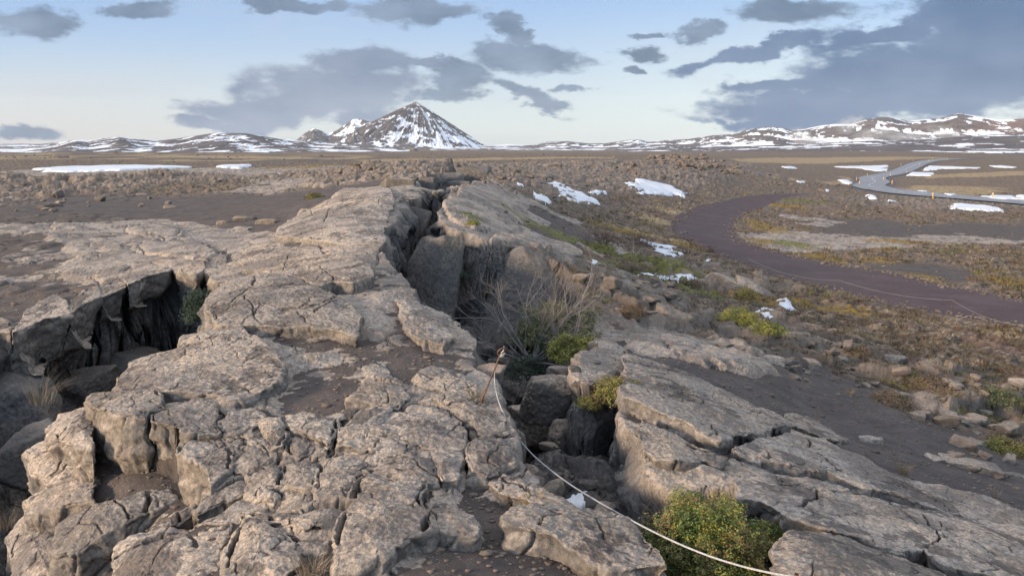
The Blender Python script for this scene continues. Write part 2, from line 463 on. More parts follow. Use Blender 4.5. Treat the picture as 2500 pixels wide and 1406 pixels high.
CRACKS = [  # line, half width, depth
    (z4([(965, 300), (1000, 340), (1010, 400), (935, 430), (915, 500), (890, 600), (860, 700), (830, 740)]), .022, .30),
    (z4([(1090, 490), (1070, 600), (1070, 740), (1110, 830), (1100, 960)]), .018, .25),
    (z4([(1090, 560), (1170, 570), (1280, 565), (1360, 550), (1400, 610), (1440, 700), (1440, 790), (1380, 850), (1290, 900)]), .018, .2),
    (z4([(1360, 550), (1480, 560), (1600, 610), (1650, 680)]), .012, .12),
    (z4([(1480, 600), (1500, 640), (1440, 700)]), .01, .1),
    (z4([(1110, 995), (1200, 960), (1290, 905), (1440, 810), (1560, 775), (1680, 735), (1750, 620), (1790, 555)]), .05, .2),
    (z4([(680, 440), (680, 560), (700, 660), (800, 740), (830, 810), (820, 880)]), .012, .1),
    (z4([(1340, 380), (1370, 430), (1340, 520), (1360, 550)]), .014, .1),
    (z4([(1560, 360), (1640, 372), (1700, 420), (1760, 460), (1790, 540)]), .02, .1),
    (z4([(2220, 390), (2180, 440), (2100, 470), (2085, 520), (2060, 580), (2050, 650)]), .045, .5),
    (z4([(1770, 560), (1790, 640), (1840, 710), (1920, 650), (1930, 610)]), .02, .15),
    (z4([(1700, 742), (1840, 742), (1960, 700), (2060, 670), (2276, 662)]), .025, .15),
    (z4([(1960, 720), (1980, 780), (1940, 860), (1940, 930)]), .02, .3),
    (z4([(1730, 760), (1750, 860), (1740, 920), (1640, 1015)]), .022, .3),
    (z4([(900, 1145), (1180, 1085), (1440, 1050), (1660, 1022), (1900, 1010), (2100, 965), (2150, 990)]), .04, .15),
    (z4([(1450, 1060), (1480, 1120), (1460, 1190), (1400, 1260), (1390, 1340)]), .03, .45),
    (z4([(2276, 800), (2200, 860), (2180, 960), (2150, 1010), (2110, 1080), (2080, 1180), (2060, 1300), (2030, 1430)]), .045, .4),
    (z4([(650, 1430), (670, 1280), (740, 1220), (900, 1160)]), .03, .2),
    (z4([(1130, 1100), (1190, 1160), (1190, 1200)]), .02, .15),
    (z4([(1660, 1060), (1700, 1130), (1760, 1160), (1860, 1160), (2000, 1140)]), .02, .1),
    (z5([(180, 420), (230, 400), (330, 380), (440, 405), (500, 345), (560, 340)]), .02, .12),
    (z5([(560, 680), (640, 740), (670, 820), (690, 860)]), .012, .12),
    (z5([(500, 345), (700, 380), (860, 490), (880, 600), (860, 700), (850, 780), (900, 830), (1000, 835), (1090, 785)]), .025, .12),
    (z5([(600, 900), (590, 1000), (640, 1090), (610, 1200)]), .04, .22),
    (z5([(1060, 820), (1100, 860), (1200, 880), (1260, 930)]), .02, .1),
    (z5([(1320, 1190), (1360, 1150), (1440, 1120), (1340, 1080)]), .012, .12),
    (z5([(350, 220), (450, 230), (510, 300)]), .02, .1),
    (z6([(120, 480), (240, 530), (230, 560)]), .01, .08),
    (z6([(700, 680), (610, 690), (520, 730), (420, 740), (330, 770), (230, 720), (190, 770), (370, 830)]), .015, .14),
    (z6([(560, 590), (700, 672), (790, 700), (800, 750), (900, 780)]), .014, .12),
    (z6([(0, 640), (100, 690), (200, 780), (330, 812), (370, 832)]), .02, .15),
    (z6([(850, 800), (900, 850), (960, 890), (970, 912)]), .014, .14),
    (z6([(575, 800), (580, 850)]), .01, .08), (z6([(650, 920), (680, 950)]), .01, .08), (z6([(310, 680), (320, 720), (260, 760)]), .012, .1),
    (z6([(830, 990), (820, 1040), (770, 1080), (740, 1090)]), .016, .16), (z6([(470, 530), (560, 590), (620, 630), (700, 670)]), .014, .1),
    (z6([(1380, 1150), (1440, 1220), (1480, 1290), (1410, 1312), (1300, 1345)]), .014, .14),
    (z6([(655, 570), (665, 610)]), .014, .1), (z6([(800, 700), (810, 780), (560, 760)]), .008, .06),
    (z6([(40, 180), (90, 230)]), .02, .1), (z6([(1180, 760), (1100, 720)]), .01, .1),
    (z1([(1740, 930), (1720, 1000), (1660, 1080), (1600, 1110), (1570, 1140)]), .03, .06),
    (z1([(1660, 1100), (1700, 1140), (1740, 1210), (1640, 1300)]), .014, .12),
    (z1([(2280, 1085), (2200, 1160), (2100, 1175), (2030, 1140)]), .016, .12), (z1([(2120, 1220), (2260, 1150), (2290, 1120)]), .016, .1),
    (z1([(1700, 1140), (1860, 1180), (2000, 1210), (2130, 1300)]), .01, .06),
    (z1([(1850, 665), (2100, 655), (2250, 635), (2450, 590)]), .025, .12), (z1([(2100, 650), (2170, 700), (2200, 780)]), .03, .2),
    (z1([(1950, 800), (1920, 900)]), .012, .1), (z1([(2140, 860), (2260, 960), (2280, 990)]), .016, .12),
    (z1([(2200, 560), (2230, 480), (2300, 440)]), .03, .12), (z1([(2050, 560), (2120, 520), (2100, 460)]), .03, .1),
    (z1([(400, 1060), (440, 1000), (600, 960)]), .012, .06), (z1([(590, 1010), (560, 1040)]), .015, .08),
    (z1([(1100, 640), (1130, 660), (1080, 690)]), .06, .3), (z1([(1230, 600), (1180, 650), (1000, 700)]), .03, .1),
    (z1([(960, 670), (940, 720), (1000, 760)]), .02, .08), (z1([(1440, 740), (1500, 720), (1560, 750), (1560, 800)]), .05, .2),
]
# slabs of loose sand on or between the rocks: outline, how far it fills
SANDS = [
    (z4([(1760, 180), (1900, 90), (2100, 60), (2276, 150), (2350, 230), (2276, 330), (2150, 390), (1950, 400), (1700, 350), (1650, 300), (1740, 240)]), .10),
    (pw([(560, 700), (640, 690), (760, 700), (850, 760), (900, 800), (880, 850), (820, 780), (740, 720), (640, 720)]), .02),
    (pw([(560, 820), (720, 810), (860, 830), (980, 850), (1040, 880), (1000, 940), (860, 880), (700, 840)]), .06),
    (pw([(940, 760), (1010, 760), (1060, 860), (1130, 900), (1100, 960), (1020, 930), (970, 850)]), .05),
    (z5([(620, 1240), (760, 1180), (1080, 1150), (1200, 1190), (1440, 1240), (1600, 1290), (1500, 1450), (500, 1450), (520, 1350)]), .14),
    (z5([(800, 880), (900, 900), (1040, 920), (1230, 1000), (1180, 1050), (1060, 1120), (900, 1130), (820, 1060), (790, 960)]), .16),
    (z5([(830, 500), (900, 520), (870, 620), (850, 760), (900, 830), (830, 900), (800, 860), (810, 700)]), .06),
    (z5([(150, 1000), (330, 930), (480, 930), (420, 1010), (240, 1150), (150, 1200), (120, 1120)]), .13),
    (pw([(0, 470), (300, 480), (560, 470), (800, 480), (830, 500), (740, 520), (690, 560), (600, 560), (420, 530), (200, 545), (-300, 560), (-300, 470)]), .3),
    (pw([(-300, 690), (-300, 560), (100, 570), (200, 620), (120, 660), (280, 700), (150, 770), (-300, 850)]), .05),
    (z6([(-180, 180), (-100, 230), (160, 262), (300, 330), (520, 350), (660, 350), (620, 400), (630, 480), (800, 540), (960, 560), (860, 620), (650, 560), (470, 510), (310, 440), (130, 360), (-150, 250)]), .2),
    (z6([(700, 350), (860, 440), (1200, 560), (1500, 700), (1929, 870), (2400, 1000), (2400, 1150), (1929, 1060), (1400, 920), (1270, 870), (1000, 740), (860, 620), (960, 560), (900, 470), (700, 370)]), .25),
    (z6([(370, 770), (560, 800), (900, 900), (1200, 1000), (1600, 1110), (1929, 1200), (1929, 1230), (1300, 1075), (1000, 1020), (820, 985), (640, 930), (430, 830)]), .09),
    (z6([(730, 1180), (900, 1225), (1060, 1265), (1180, 1320), (1400, 1325), (1500, 1415), (1250, 1340), (1000, 1270), (740, 1205)]), .08),
    (pw([(1440, 560), (1480, 640), (1500, 660), (1430, 640), (1300, 560), (1240, 520), (1300, 500)]), .15),
    (pw([(1620, 740), (1850, 800), (1900, 860), (1760, 830), (1640, 800)]), .1),
]
SANDB = POCKET


# ------------------------------------------------------------------ what covers the ground, point by point
COVER = [  # px, py, kind  (0 bare rock, 1 sand, 2 heath, 3 rubble lava, 4 straw)
    (100, 1350, 0), (400, 1200, 0), (700, 1350, 0), (900, 1200, 0), (1200, 1300, 0), (1500, 1350, 0), (600, 950, 0), (900, 950, 0), (1100, 1000, 0), (1050, 850, 0), (700, 800, 0),
    (900, 700, 0), (800, 620, 0), (900, 540, 0), (960, 480, 0), (840, 490, 0), (500, 600, 0), (350, 560, 0), (350, 660, 0), (250, 740, 0), (60, 790, 0), (120, 720, 5), (60, 640, 5), (180, 600, 5), (60, 560, 5),
    (300, 500, 1), (600, 500, 1), (100, 490, 1), (760, 480, 1), (500, 460, 2), (200, 470, 3), (60, 490, 3), (100, 450, 3), (300, 445, 3), (500, 440, 3), (700, 450, 5), (650, 425, 5), (300, 425, 5), (100, 425, 5),
    (800, 420, 3), (900, 430, 3), (1000, 415, 3), (1150, 430, 3), (1200, 430, 3), (1150, 480, 0), (1250, 510, 0), (1330, 540, 5), (1200, 560, 0), (1300, 600, 0), (1400, 640, 5), (1400, 560, 5), (1500, 650, 2),
    (1300, 420, 3), (1400, 430, 3), (1300, 470, 3), (1450, 450, 3), (1600, 440, 3), (1700, 440, 3), (1600, 400, 3), (1700, 395, 3), (1800, 420, 3), (1500, 400, 3), (1600, 490, 2), (1550, 540, 2), (1500, 580, 2), (1700, 480, 2),
    (1600, 600, 2), (1500, 690, 3), (1560, 730, 3), (1450, 720, 3), (1620, 690, 2), (1700, 690, 3), (1780, 700, 3), (1500, 840, 0), (1650, 840, 0), (1750, 880, 0), (1700, 800, 3), (1800, 830, 3), (1800, 770, 2), (1900, 800, 3),
    (1900, 740, 2), (2000, 780, 2), (2100, 800, 2), (2300, 820, 2), (2450, 860, 2), (2200, 860, 2), (2050, 860, 3), (2150, 920, 3), (2300, 930, 3), (2400, 970, 3), (2450, 1050, 3), (2350, 1080, 1), (2200, 1030, 1), (2000, 900, 1), (1800, 920, 1),
    (1600, 920, 0), (1650, 1000, 0), (1800, 1050, 0), (1900, 1150, 0), (2200, 1150, 0), (2450, 1250, 0), (2100, 1300, 0), (1950, 1380, 0), (2400, 1380, 0), (2450, 1160, 0), (2250, 1080, 1),
    (1950, 510, 2), (2000, 540, 5), (2100, 550, 1), (2200, 560, 1), (2100, 600, 5), (2000, 590, 5), (2200, 620, 2), (2350, 580, 5), (2450, 560, 1), (2400, 640, 2), (2300, 670, 1), (2450, 690, 2), (1860, 540, 2), (2450, 610, 2), (2300, 530, 2), (2100, 510, 2),
    (2200, 500, 3), (1900, 450, 2), (1800, 460, 2), (2000, 430, 2), (2100, 410, 2), (2300, 420, 2), (2450, 440, 2), (2400, 465, 2), (2200, 455, 2), (2450, 400, 2), (1950, 392, 2), (2150, 390, 2), (1700, 388, 2), (2300, 385, 2),
    (1300, 390, 2), (1100, 395, 4), (900, 392, 4), (1000, 400, 2), (700, 392, 4), (500, 388, 4), (300, 384, 4), (100, 383, 4), (200, 395, 2), (500, 400, 2), (800, 400, 2), (1200, 385, 2), (1500, 385, 2), (0, 400, 2), (1900, 375, 2), (2400, 375, 2), (300, 372, 2), (1000, 373, 2),
]
_cw = pw([(c[0], c[1]) for c in COVER]); _ck = np.array([c[2] for c in COVER])
_cu, _cv = lp(_cw[:, 0], _cw[:, 1])


def _cover_tab():
    ws = np.zeros((6,) + _gu.shape)
    for k in range(len(_ck)):
        d2 = ((_gu - _cu[k]) / 1.0) ** 2 + (_gv - _cv[k]) ** 2
        ws[_ck[k]] += 1 / (d2 + 2e-4) ** 2
    return ws / ws.sum(0)


_ctab = _cover_tab()


def jag(x, y, s):
    """blocky offset of outlines, so that broken edges step in and out"""
    _, cid, _, _ = vor2(x * s + .2 * vn2(x * s * 2, y * s * 2, 5), y * s, 77)
    return cid - .5


BL_ZONE = z4([(560, 480), (1000, 430), (1350, 400), (1650, 360), (2100, 470), (2300, 640), (2276, 900), (2100, 1100), (2050, 1450), (-100, 1450), (100, 1100), (560, 900)])
_q0 = p2w(1600, 950); _q1 = p2w(2400, 1300)
SLABDIR = np.array([_q1[0] - _q0[0], _q1[1] - _q0[1]]); SLABDIR /= np.linalg.norm(SLABDIR)
LOWZ = pw([(-400, 985), (150, 990), (222, 1002), (262, 1024), (355, 1042), (428, 1058), (436, 1112), (500, 1162), (520, 1205), (570, 1180), (560, 1200), (470, 1262), (380, 1300), (320, 1345), (290, 1450), (-400, 1500)])
MOSS = [  # px, py, rx, ry, kind: 1 yellow-orange, 2 green
    (1875, 560, 34, 10, 1), (1860, 590, 30, 8, 1), (1850, 545, 20, 6, 1), (1935, 597, 40, 9, 2), (1990, 625, 36, 8, 1), (2040, 640, 26, 5, 1), (2140, 636, 36, 7, 1), (2246, 673, 46, 7, 1),
    (1920, 505, 40, 5, 1), (1960, 492, 50, 5, 2), (1450, 606, 55, 10, 2), (1590, 650, 50, 12, 2), (1700, 605, 40, 8, 1), (1560, 670, 40, 10, 2), (1155, 541, 15, 5, 2), (1660, 700, 30, 8, 2),
    (1120, 662, 20, 6, 2), (1500, 560, 30, 5, 1), (820, 408, 40, 4, 1), (700, 410, 30, 3, 1), (2000, 690, 60, 6, 1), (2060, 760, 70, 8, 1), (1850, 740, 40, 12, 1), (2270, 690, 60, 6, 1),
    (1710, 720, 30, 8, 2), (1940, 745, 40, 8, 1), (2100, 700, 50, 5, 1), (2470, 690, 60, 12, 1), (2200, 590, 70, 5, 1), (2480, 825, 60, 10, 4), (1620, 545, 40, 7, 4), (1660, 520, 40, 6, 4), (1600, 580, 40, 6, 4)]
STRAWB = [[(1780, 388), (1900, 386), (2250, 383), (2330, 387), (2100, 396), (1900, 399), (1800, 395)], [(2250, 428), (2500, 418), (2600, 416), (2600, 426), (2400, 432), (2260, 436)],
          [(2170, 460), (2260, 452), (2450, 458), (2440, 470), (2340, 480), (2240, 474), (2180, 468)], [(860, 390), (1150, 387), (1500, 384), (1500, 388), (1200, 391), (900, 395)],
          [(1900, 440), (2060, 432), (2100, 436), (1950, 446)], [(280, 380), (480, 379), (800, 386), (700, 389), (400, 385)], [(0, 381), (130, 381), (120, 384), (0, 386)]]
_mossw = []
for (mx, my, rx, ry, kd) in MOSS:
    c0 = p2w(mx, my); c1 = p2w(mx + rx, my); c2 = p2w(mx, my + ry); c3 = p2w(mx, my - ry)
    _mossw.append((c0[0], c0[1], math.hypot(c1[0] - c0[0], c1[1] - c0[1]), abs(c3[1] - c2[1]) / 2 + .05, kd))
_straww = [pw(q) for q in STRAWB]


def ground(x, y):
    """height and cover of the land: z, dict of masks"""
    x = np.asarray(x, float); y = np.asarray(y, float)
    r = np.hypot(x, y)
    base = HB(x, y)
    near = 1 - sst(r, 45, 90)
    mid = 1 - sst(r, 250, 500)
    wamp = np.clip(r * 0.02, .06, 6)
    wf = np.clip(6 / r, .02, 1.2)
    # covers, with ragged borders
    lr = np.log(r)
    n1 = fbm2(np.arctan2(x, y) * 14 + 5, lr * 9, 3, 4); n2 = fbm2(np.arctan2(x, y) * 14 - 9, lr * 9 + 40, 4, 4)
    rs = r * np.exp(n2 * .05); az = np.arctan2(x, y) + n1 * .025
    xs = np.sin(az) * rs; ys = np.cos(az) * rs
    cov = [table(xs, ys, _ctab[k]) for k in range(6)]
    tot = sum(c ** 2 for c in cov)
    cov = [c ** 2 / tot for c in cov]
    rockw = cov[0] + .75 * cov[5]
    # --- bare lava surface
    jx = x + .06 * vn2(x * 3, y * 3, 11) + .008 * vn2(x * 13, y * 13, 12)
    jy = y + .06 * vn2(x * 3, y * 3, 21) + .008 * vn2(x * 13, y * 13, 22)
    hr = .07 * fbm2(x * .35, y * .35, 1, 3) + .03 * fbm2(x * 1.1, y * 1.1, 2, 3) + .010 * fbm2(x * 5, y * 5, 6, 3)
    nr = r < 20
    fine_ = np.zeros_like(x)
    fine_[nr] = .006 * fbm2(x[nr] * 22, y[nr] * 22, 7, 3) + .004 * np.abs(vn2(x[nr] * 60, y[nr] * 60, 9))
    a_, b_, c_, d_ = vor2(jx[nr] * 3.2 + .5 * vn2(x[nr] * 2, y[nr] * 2, 31), jy[nr] * 3.2, 32)
    fine_[nr] += .022 * (b_ - .5) * sst(a_, 0, .06) + .035 * (c_ * (b_ * 7 % 1 - .5) + d_ * (b_ * 13 % 1 - .5))
    hr = hr + fine_
    nn = r < 100
    e1 = np.ones_like(x); i1 = np.zeros_like(x) + .5; e2 = np.ones_like(x); t1 = np.zeros_like(x); e3 = np.ones_like(x)
    a_, b_, c_, d_ = vor2(jx[nn] * .75 + .35 * vn2(x[nn] * .6, y[nn] * .6, 41), jy[nn] * .75 + .35 * vn2(x[nn] * .6, y[nn] * .6, 42), 51)
    e1[nn] = a_; i1[nn] = b_; t1[nn] = (c_ * (b_ * 7 % 1 - .5) + d_ * (b_ * 13 % 1 - .5))
    a_, b_, c_, d_ = vor2(jx[nn] * 2.1, jy[nn] * 2.1 + .2 * vn2(x[nn] * 1.5, y[nn] * 1.5, 44), 52)
    e2[nn] = a_; i2 = np.zeros_like(x); i2[nn] = b_
    a_, b_, c_, d_ = vor2(jx[nn] * 4.6, jy[nn] * 4.6, 53)
    e3[nn] = a_
    cm1 = sst(fbm2(x * .5, y * .5, 61, 2), -.25, .15)
    cm2 = sst(fbm2(x * .8, y * .8, 62, 2), .0, .35)
    cm3 = sst(fbm2(x * .9, y * .9, 63, 2), .15, .45)
    rt_ = 1 - .75 * sst(x - .12 * y, .1, 1.0) * sst(r, 25, 12)
    cm1 = cm1 * rt_; cm2 = cm2 * rt_; cm3 = cm3 * rt_
    crk = .06 * cm1 * (1 - sst(e1, .0, .03)) + .035 * cm2 * (1 - sst(e2, .0, .05)) + .018 * cm3 * (1 - sst(e3, 0, .08))
    hr = hr + .03 * (i1 - .5) * cm1 + .05 * t1 * cm1 - crk
    # rounded rims of plates
    hr = hr - .018 * (1 - sst(e1, 0, .15)) * cm1
    low = poly_sd(jx + .03 * vn2(x * 6, y * 6, 66), jy, LOWZ, .8)
    # blocky, pillow-like part at the near left
    bz = sst(poly_sd(x, y, BL_ZONE, .5), -.25, .2)
    hr = hr - .03 * bz
    plm = np.zeros_like(x)
    ux, uy = SLABDIR; ac = x * uy - y * ux; al = x * ux + y * uy
    rz_ = sst(x - .12 * y, .1, 1.0) * sst(r, 25, 12)
    hr = hr + rz_ * (.035 * fbm2(ac * 1.6, al * .3, 67, 4) + .012 * fbm2(ac * 6, al * .9, 68, 3))
    for poly, hgt, rim in PLATES:
        d = poly_sd(jx, jy, poly, 1.2)
        up = sst(d, -rim * .15, rim * .45) * .8 + sst(d, 0, rim * 4) * .2
        hgt = hgt * .52
        plm = np.maximum(plm, hgt * up - 0.0)
        hr = hr - .035 * np.exp(-((d + rim * .35) / (rim * .3)) ** 2) * (hgt > .05)
    hr = hr + plm
    crm = np.zeros_like(x)
    for line, hw, dep in CRACKS:
        d = seg_dist(jx, jy, line, .4)
        k_ = 1 - sst(d, hw * .45, hw * 1.25)
        hr = hr - dep * k_ - .02 * (1 - sst(d, hw, hw * 5))
        crm = np.maximum(crm, k_)
    # --- loose sand
    hs = -.06 + .05 * fbm2(x * .45, y * .45, 81, 3) + .012 * fbm2(x * 2.2, y * 2.2, 82, 2)
    hs = hs - .015 * cov[5]
    hr = hr - .4 * cov[1] - .2 * cov[2]
    hs = hs + .035 * bz
    sw = np.zeros_like(x)
    for poly, fill in SANDS:
        d = poly_sd(jx + .12 * vn2(x * 1.5, y * 1.5, 83), jy, poly, 1.5)
        hs = hs + fill * .25 * sst(d, -.3, .5)
        hr = hr - (fill * .8 + .05) * sst(d, -.2, .25)
        sw = np.maximum(sw, sst(d, -.25, .3))
    wisp = .045 * fbm2(x * 2.6, y * 3.4, 84, 6, .6)
    # --- heath and rubble
    hb = .07 * np.abs(fbm2(x * 1.6, y * 1.6, 91, 3)) + .03 * fbm2(x * 5, y * 5, 92, 2)
    sc_ = np.clip(20 / r, .08, 1.0)
    a_, b_, c_, d_ = vor2(x * 1.3 + .4 * vn2(x, y, 95), y * 1.3, 96)
    a2, b2, c2, d2 = vor2(x * .35 + .4 * vn2(x * .3, y * .3, 97), y * .35, 98)
    rub = (.16 * (b_ > .55) * sst(a_, 0, .3) * (.5 + b_) + .25 * (c_ * (b_ - .5) + d_ * (b_ * 7 % 1 - .5)) * sst(a_, 0, .2)) * mid
    clu = sst(fbm2(x * .035, y * .035, 94, 3), -.15, .25)
    rub2 = clu * (.45 * (b2 > .5) * sst(a2, 0, .2) * b2 + .5 * fbm2(x * .12, y * .12, 99, 4)) * sst(r, 35, 90)
    h_soft = hb * cov[2] + (hb + rub) * cov[3] + hb * .3 * cov[4] + (rub * .3 + .2 * fbm2(x * .1, y * .1, 100, 3) * sst(r, 40, 100)) * (cov[2] + cov[5]) + rub2 * cov[3]
    hr = hr * (cov[0] + cov[5] + .6 * cov[1]) + (cov[2] + cov[3]) * (hr * .3 + rub * .35)
    z = base + np.maximum(hr, hs) + h_soft - .5 * sst(low, -.14, -.03) - .3 * sst(low, .0, .7)
    sand = sst(hs - hr + wisp, -.03, .03)
    bury = sst(hs - hr, 0, .25)
    # --- path and road
    pd = poly_sd(x + .25 * vn2(x * .8, y * .8, 101) + .1 * vn2(x * 3, y * 3, 102), y, PATH, 4)
    pm = sst(pd, -.12, .12)
    flat = sst(pd, -1.2, .2)
    z = z * (1 - flat) + flat * (base + .03 * fbm2(x * .5, y * .5, 103, 2) + .01 * vn2(x * 6, y * 6, 104) + .05)
    rd = seg_dist(x, y, ROADP, 14)
    m = rd < 13
    if m.any():
        k = np.argmin((x[m][:, None] - ROADP[None, :, 0]) ** 2 + (y[m][:, None] - ROADP[None, :, 1]) ** 2, 1)
        f = 1 - sst(rd[m], 4.2, 9)
        z[m] = z[m] * (1 - f) + f * (ROADZ[k] - .12)
    rdm = 1 - sst(rd + .6 * vn2(x * .4, y * .4, 105), 4.6, 6.5)
    # --- the fissures
    jg = jag(x, y, 1.9); jg2 = jag(x + 30, y, 4.5); jg3 = jag(x - 30, y, .9)
    wall = np.zeros_like(x)
    for poly, dep, js in ((FISS_L, 3.4, .9), (FISS_M, 3.2, 1.0), (FISS_F, 2.5, 4.0)):
        d = poly_sd(x, y, poly, 1.5 * max(1, js * .5)) + (.13 * vn2(x * .8, y * .8, 114) + .05 * vn2(x * 2.2, y * 2.2, 115)) * js
        s_ = .34 * sst(d, -.01, .05) + .25 * sst(d, .07, .13) + (dep - .6) * .55 * sst(d, .10, .24) + (dep - .6) * .45 * sst(d, .25, .6)
        s_ = s_ * (.85 + .25 * vn2(x * .5, y * .5, 112))
        if poly is FISS_M:
            fl = p2w(1450, 1205, -.75); dd = np.hypot(x - fl[0], (y - fl[1]) * .8)
            lim = .75 + 2.4 * sst(dd, .7, 2.4)
            s_ = np.minimum(s_, lim + .12 * fbm2(x * 2.5, y * 2.5, 113, 3))
        z = z - s_ + sst(d, .2, .7) * (.35 * fbm2(x * 1.4, y * 1.4, 116, 3)) * min(js, 1.2)
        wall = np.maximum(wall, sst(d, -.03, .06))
    # far away the land rolls
    z = z + sst(r, 300, 900) * 2.2 * fbm2(x * .004, y * .004, 120, 4)
    ml = np.zeros((3,) + x.shape)
    mz = np.zeros_like(x)
    for (cx, cy, rx, ry, kd) in _mossw:
        m = (np.abs(x - cx) < rx * 1.7) & (np.abs(y - cy) < ry * 1.7)
        if not m.any(): continue
        q = 1 - np.hypot((x[m] - cx) / rx, (y[m] - cy) / ry) + .55 * fbm2(x[m] * 8 / max(rx, .6), y[m] * 5 / max(ry, .6), 131, 3)
        k_ = sst(q, .0, .35)
        ch = {1: 0, 2: 1, 4: 2}[kd]
        ml[ch][m] = np.maximum(ml[ch][m], k_)
        mz[m] = np.maximum(mz[m], k_ * .05)
    for poly in _straww:
        d = poly_sd(x + 2.5 * vn2(x * .1, y * .1, 133), y + 3 * vn2(x * .08, y * .05, 134), poly, 5)
        ml[2] = np.maximum(ml[2], sst(d + 2.5 * fbm2(x * .3, y * .08, 135, 3), -1.5, 1.5))
    z = z + mz * (1 - pm)
    straw = np.maximum(ml[2], cov[4] * sst(fbm2(x * .05, y * .02, 136, 3), -.1, .3))
    nopath = (1 - pm) * (1 - rdm)
    rock = np.clip((1 - sand) * (cov[0] + cov[5] + cov[1] * .7) + .75 * cov[3] * sst(b_ + .3 * b2 * sst(r, 60, 120), .55, .7), 0, 1) * nopath
    heath = (cov[2] + .55 * cov[3] + .16 * cov[5]) * nopath * (1 - wall)
    return z, dict(rock=rock, sand=sand * nopath, path=pm, wall=wall, heath=heath, straw=straw * nopath, gold=ml[0] * nopath, green=ml[1] * nopath, road=rdm * (1 - pm), rubble=cov[3] * nopath, crack=crm)


# ------------------------------------------------------------------ scene tree helpers
C = S.collection


def tag(o, label=None, cat=None, group=None, kind=None):
    if label: o['label'] = label
    if cat: o['category'] = cat
    if group: o['group'] = group
    if kind: o['kind'] = kind
    return o


def mesh_obj(name, V, F, mat=None, parent=None, smooth=True, loc=None):
    me = bpy.data.meshes.new(name)
    V = np.asarray(V, np.float32); F = np.asarray(F, np.int32)
    me.vertices.add(len(V)); me.vertices.foreach_set('co', V.ravel())
    k = F.shape[1]
    me.loops.add(F.size); me.loops.foreach_set('vertex_index', F.ravel())
    me.polygons.add(len(F)); me.polygons.foreach_set('loop_start', np.arange(0, F.size, k, dtype=np.int32))
    me.polygons.foreach_set('loop_total', np.full(len(F), k, np.int32))
    me.update(calc_edges=True)
    if smooth: me.shade_smooth()
    o = bpy.data.objects.new(name, me)
    C.objects.link(o)
    if mat: me.materials.append(mat)
    if parent: o.parent = parent
    if loc is not None: o.location = loc
    return o


def attr(o, name, cols):
    a = o.data.color_attributes.new(name, 'FLOAT_COLOR', 'POINT')
    b = np.ones((len(o.data.vertices), 4), np.float32)
    for i, c in enumerate(cols): b[:, i] = c
    a.data.foreach_set('color', b.ravel())


def empty(name, loc=(0, 0, 0), rz=0.0):
    o = bpy.data.objects.new(name, None); C.objects.link(o)
    o.location = loc; o.rotation_euler = (0, 0, rz); o.empty_display_size = .2
    return o


def grid_faces(nr, nc, wrap=False):
    i = np.arange(nr - 1)[:, None]; j = np.arange(nc if wrap else nc - 1)[None, :]
    j2 = (j + 1) % nc
    return np.stack([i * nc + j, i * nc + j2, (i + 1) * nc + j2, (i + 1) * nc + j], -1).reshape(-1, 4)


def new_mat(name):
    m = bpy.data.materials.new(name); m.use_nodes = True
    t = NT(m.node_tree)
    o = t.n('ShaderNodeOutputMaterial'); b = t.n('ShaderNodeBsdfPrincipled')
    t.t.links.new(b.outputs[0], o.inputs[0])
    b.inputs['Roughness'].default_value = .9
    b.inputs['Specular IOR Level'].default_value = .25
    return m, t, b


def colattr(t, name):
    a = t.n('ShaderNodeAttribute', attribute_name=name)
    s = t.n('ShaderNodeSeparateColor'); t.t.links.new(a.outputs['Color'], s.inputs[0])
    return s.outputs[0], s.outputs[1], s.outputs[2], a.outputs['Alpha']


def bump(t, b, h, strength=.5, dist=.02, normal=None):
    n = t.n('ShaderNodeBump'); n.inputs['Strength'].default_value = strength; n.inputs['Distance'].default_value = dist
    t.put(n.inputs['Height'], h)
    if normal is not None: t.put(n.inputs['Normal'], normal)
    t.t.links.new(n.outputs[0], b.inputs['Normal'])
    return n.outputs[0]


# ------------------------------------------------------------------ materials
TAN = (.47, .372, .285); TAN2 = (.38, .318, .262); GREY = (.32, .31, .305); DKROCK = (.10, .092, .088)


def rock_colour(t, P, warm=1.0):
    """weathered lava: tan and grey patches, dark pits, pale lichen spots"""
    big = t.ss(t.noise(P, .55, 4, .6), .36, .62)
    mid = t.ss(t.noise(P, 3.1, 5, .62), .34, .66)
    c = t.mix(big, TAN, TAN2)
    c = t.mix(t.m('MULTIPLY', mid, .42), c, GREY)
    fin = t.ss(t.noise(P, 24, 8, .80), .40, .60)
    c = t.mix(t.m('MULTIPLY', t.m('SUBTRACT', 1.0, fin), .68), c, (.10, .088, .082))
    film = t.ss(t.m('ADD', t.noise(P, 1.0, 8, .72), t.m('MULTIPLY', t.noise(P, 7, 5, .7), .35)), .635, .73)
    c = t.mix(t.m('MULTIPLY', film, .58), c, (.095, .08, .074))
    lich = t.ss(t.vor(P, 34), .30, .16)
    lm = t.m('MULTIPLY', lich, t.ss(t.noise(P, 2.3, 3, .5), .5, .68))
    c = t.mix(t.m('MULTIPLY', lm, .45), c, (.45, .44, .41))
    return c, fin


def rock_bump(t, P, fin):
    pits = t.vor(P, 55)
    h = t.m('ADD', t.m('MULTIPLY', t.noise(P, 9, 8, .68), 1.2), t.m('MULTIPLY', t.ss(pits, .0, .35), .25))
    return h


gm, t, b = new_mat('ground')
tc = t.n('ShaderNodeTexCoord'); P = tc.outputs['Object']
rock, sand, path_, wall_ = colattr(t, 'mA')
heath, straw, gold, green = colattr(t, 'mB')
road_, rubble, crack, _x = colattr(t, 'mC')
rc, fin = rock_colour(t, P)
